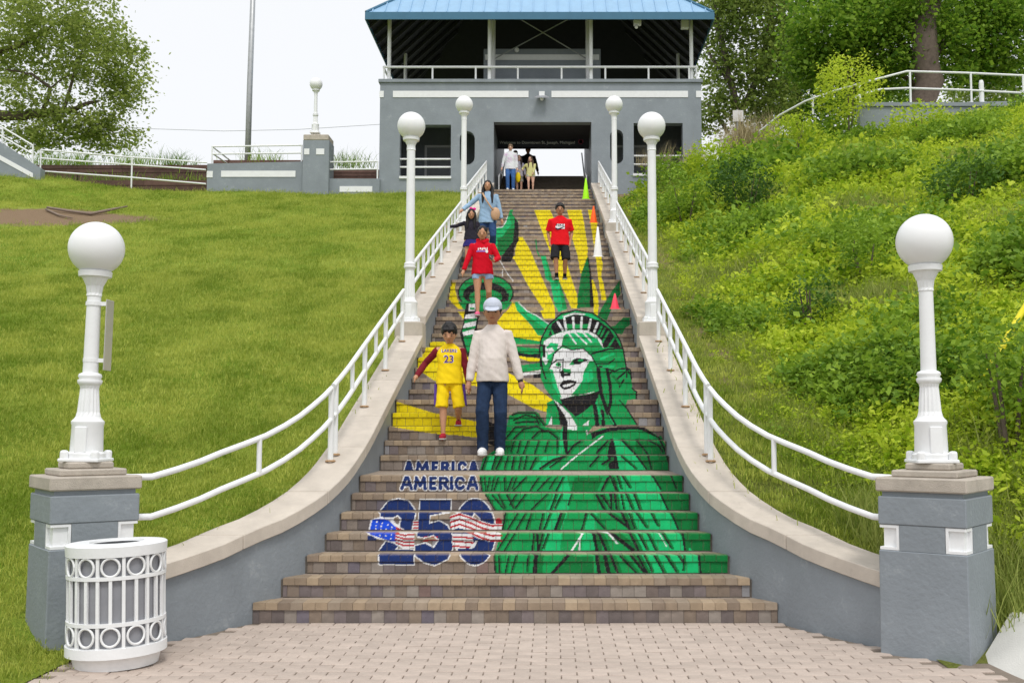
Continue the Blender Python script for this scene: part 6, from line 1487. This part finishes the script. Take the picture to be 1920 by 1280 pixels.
dg = bpy.context.evaluated_depsgraph_get()
for o in REMESH:
    me = bpy.data.meshes.new_from_object(o.evaluated_get(dg)); mats = [m for m in o.data.materials]
    o.modifiers.clear(); o.data = me
    me.shade_smooth()
    if o.name.split('.')[0] in ('top', 'bottoms', 'sleeve', 'hair'):      # soft folds in the cloth, strands in the hair
        n_ = len(me.vertices); co = np.empty(n_*3); me.vertices.foreach_get('co', co); co = co.reshape(-1,3); nr = np.empty(n_*3); me.vertices.foreach_get('normal', nr); nr = nr.reshape(-1,3)
        hairy = o.name.startswith('hair'); fq = (40, 40, 9) if hairy else (9, 9, 17); am = 0.006 if hairy else 0.0065; sd = hash(o.name) % 50
        d = np.array([noise.noise((c[0]*fq[0]+sd, c[1]*fq[1], c[2]*fq[2] + (0 if hairy else c[0]*12))) for c in co])
        me.vertices.foreach_set('co', (co + nr*(d*am)[:,None]).ravel()); me.update()

# prints on the shirts: lettering laid onto the cloth
def print_on(shirt, me, x, z, scale, mat, name, lift=0.004, sub=False):
    bv = BVHTree.FromPolygons([v.co for v in shirt.data.vertices], [p.vertices for p in shirt.data.polygons])
    bm = bmesh.new(); bm.from_mesh(me)
    if sub: bmesh.ops.triangulate(bm, faces=bm.faces); bmesh.ops.subdivide_edges(bm, edges=bm.edges, cuts=5, use_grid_fill=True)
    for v in bm.verts:
        X, Z = x + v.co.x*scale, z + v.co.y*scale
        hit = bv.ray_cast(Vector((X, -2, Z)), Vector((0, 1, 0)))
        v.co = (X, (hit[0].y if hit[0] else -0.1) - lift, Z)
    m2 = bpy.data.meshes.new(name); bm.to_mesh(m2); bm.free(); return link(name, m2, mat, shirt)
def text_mesh(txt):
    cu = bpy.data.curves.new('txt', 'FONT'); cu.body = txt; cu.align_x = 'CENTER'; cu.offset = 0.012
    o = bpy.data.objects.new('txt', cu); C.objects.link(o); bpy.context.view_layer.update()
    me = bpy.data.meshes.new_from_object(o.evaluated_get(bpy.context.evaluated_depsgraph_get())); bpy.data.objects.remove(o); return me
def poly_mesh(pts):
    t = tessellate_polygon([[Vector((x, y, 0)) for x, y in pts]]); return mesh('shape', [(x, y, 0) for x, y in pts], [tuple(q) for q in t])
PUR = M('print_purple', srgb(88,60,150), 0.7); WHT = M('print_white', srgb(238,236,238), 0.7); NVY = M('print_navy', srgb(24,28,50), 0.7)
hb = boy['h']
for m_, dl, sc_ in ((WHT, 0.004, 1.1), (PUR, 0.006, 1.0)):
    print_on(boy['top'], text_mesh('23'), 0, boy['zp']+0.155*hb - (0.004 if sc_ > 1 else 0), 0.115*sc_, m_, 'number_print', dl)
    print_on(boy['top'], text_mesh('LAKERS'), 0, boy['zp']+0.245*hb - (0.002 if sc_ > 1 else 0), 0.05*sc_, m_, 'name_print', dl)
hz = hood['zs'] - 0.085*hood['h']; LIL = M('print_lilac', srgb(150,130,215), 0.7)
for i, (x0, x1, y0, y1) in enumerate(((-0.95,-0.72,0,0.42),(-0.6,-0.3,0.1,0.5),(-0.22,0.05,0,0.44),(0.13,0.4,0.12,0.55),(0.48,0.72,0,0.46),(0.78,0.95,0.05,0.6))):
    print_on(hood['top'], poly_mesh([(x0,y0),(x1,y0),(x1-0.05,y1),(x0+0.04,y1)]), 0.01, hz, 0.085, WHT, 'letter_print', 0.005, True)
print_on(hood['top'], poly_mesh([(-1.2,-0.32),(0.5,-0.32),(0.5,-0.1),(-1.2,-0.1)]), 0.01, hz, 0.085, LIL, 'bar_print', 0.005, True)
print_on(hood['top'], poly_mesh([(0.78+0.26*math.cos(a*0.52), -0.25+0.3*math.sin(a*0.52)) for a in range(12)]), 0.01, hz, 0.085, WHT, 'badge_print', 0.006, True)
rz_ = redb['zs'] - 0.115*redb['h']
print_on(redb['top'], poly_mesh([(-0.75,-0.1),(-0.5,0.42),(0.75,0.42),(0.75,-0.35),(-0.2,-0.4)]), 0.0, rz_, 0.12, WHT, 'panel_print', 0.005, True); print_on(redb['top'], text_mesh('NIKE'), 0, rz_+0.005, 0.07, NVY, 'name_print', 0.008)
print_on(redb['top'], poly_mesh([(-0.8,-0.15),(-0.62,-0.42),(-0.3,-0.5),(0.2,-0.32),(1.0,0.25),(0.2,-0.15),(-0.3,-0.28),(-0.55,-0.25)]), 0, rz_-0.005, 0.12, NVY, 'swoosh_print', 0.008, True)
# side panels of the yellow shorts
for s in (-1, 1):
    b = B(); k_ = boy['knee'][s]; hp_ = Vector((s*0.048*hb*1.08, 0, boy['zp'])); pts = []
    for i in range(5): p_ = hp_.lerp(k_, 0.12+0.2*i); pts.append(p_ + Vector((s*0.068*hb, 0, 0)))
    b.tube(pts, 0.016, 8); b.build('side_stripe', PUR, boy['root'])
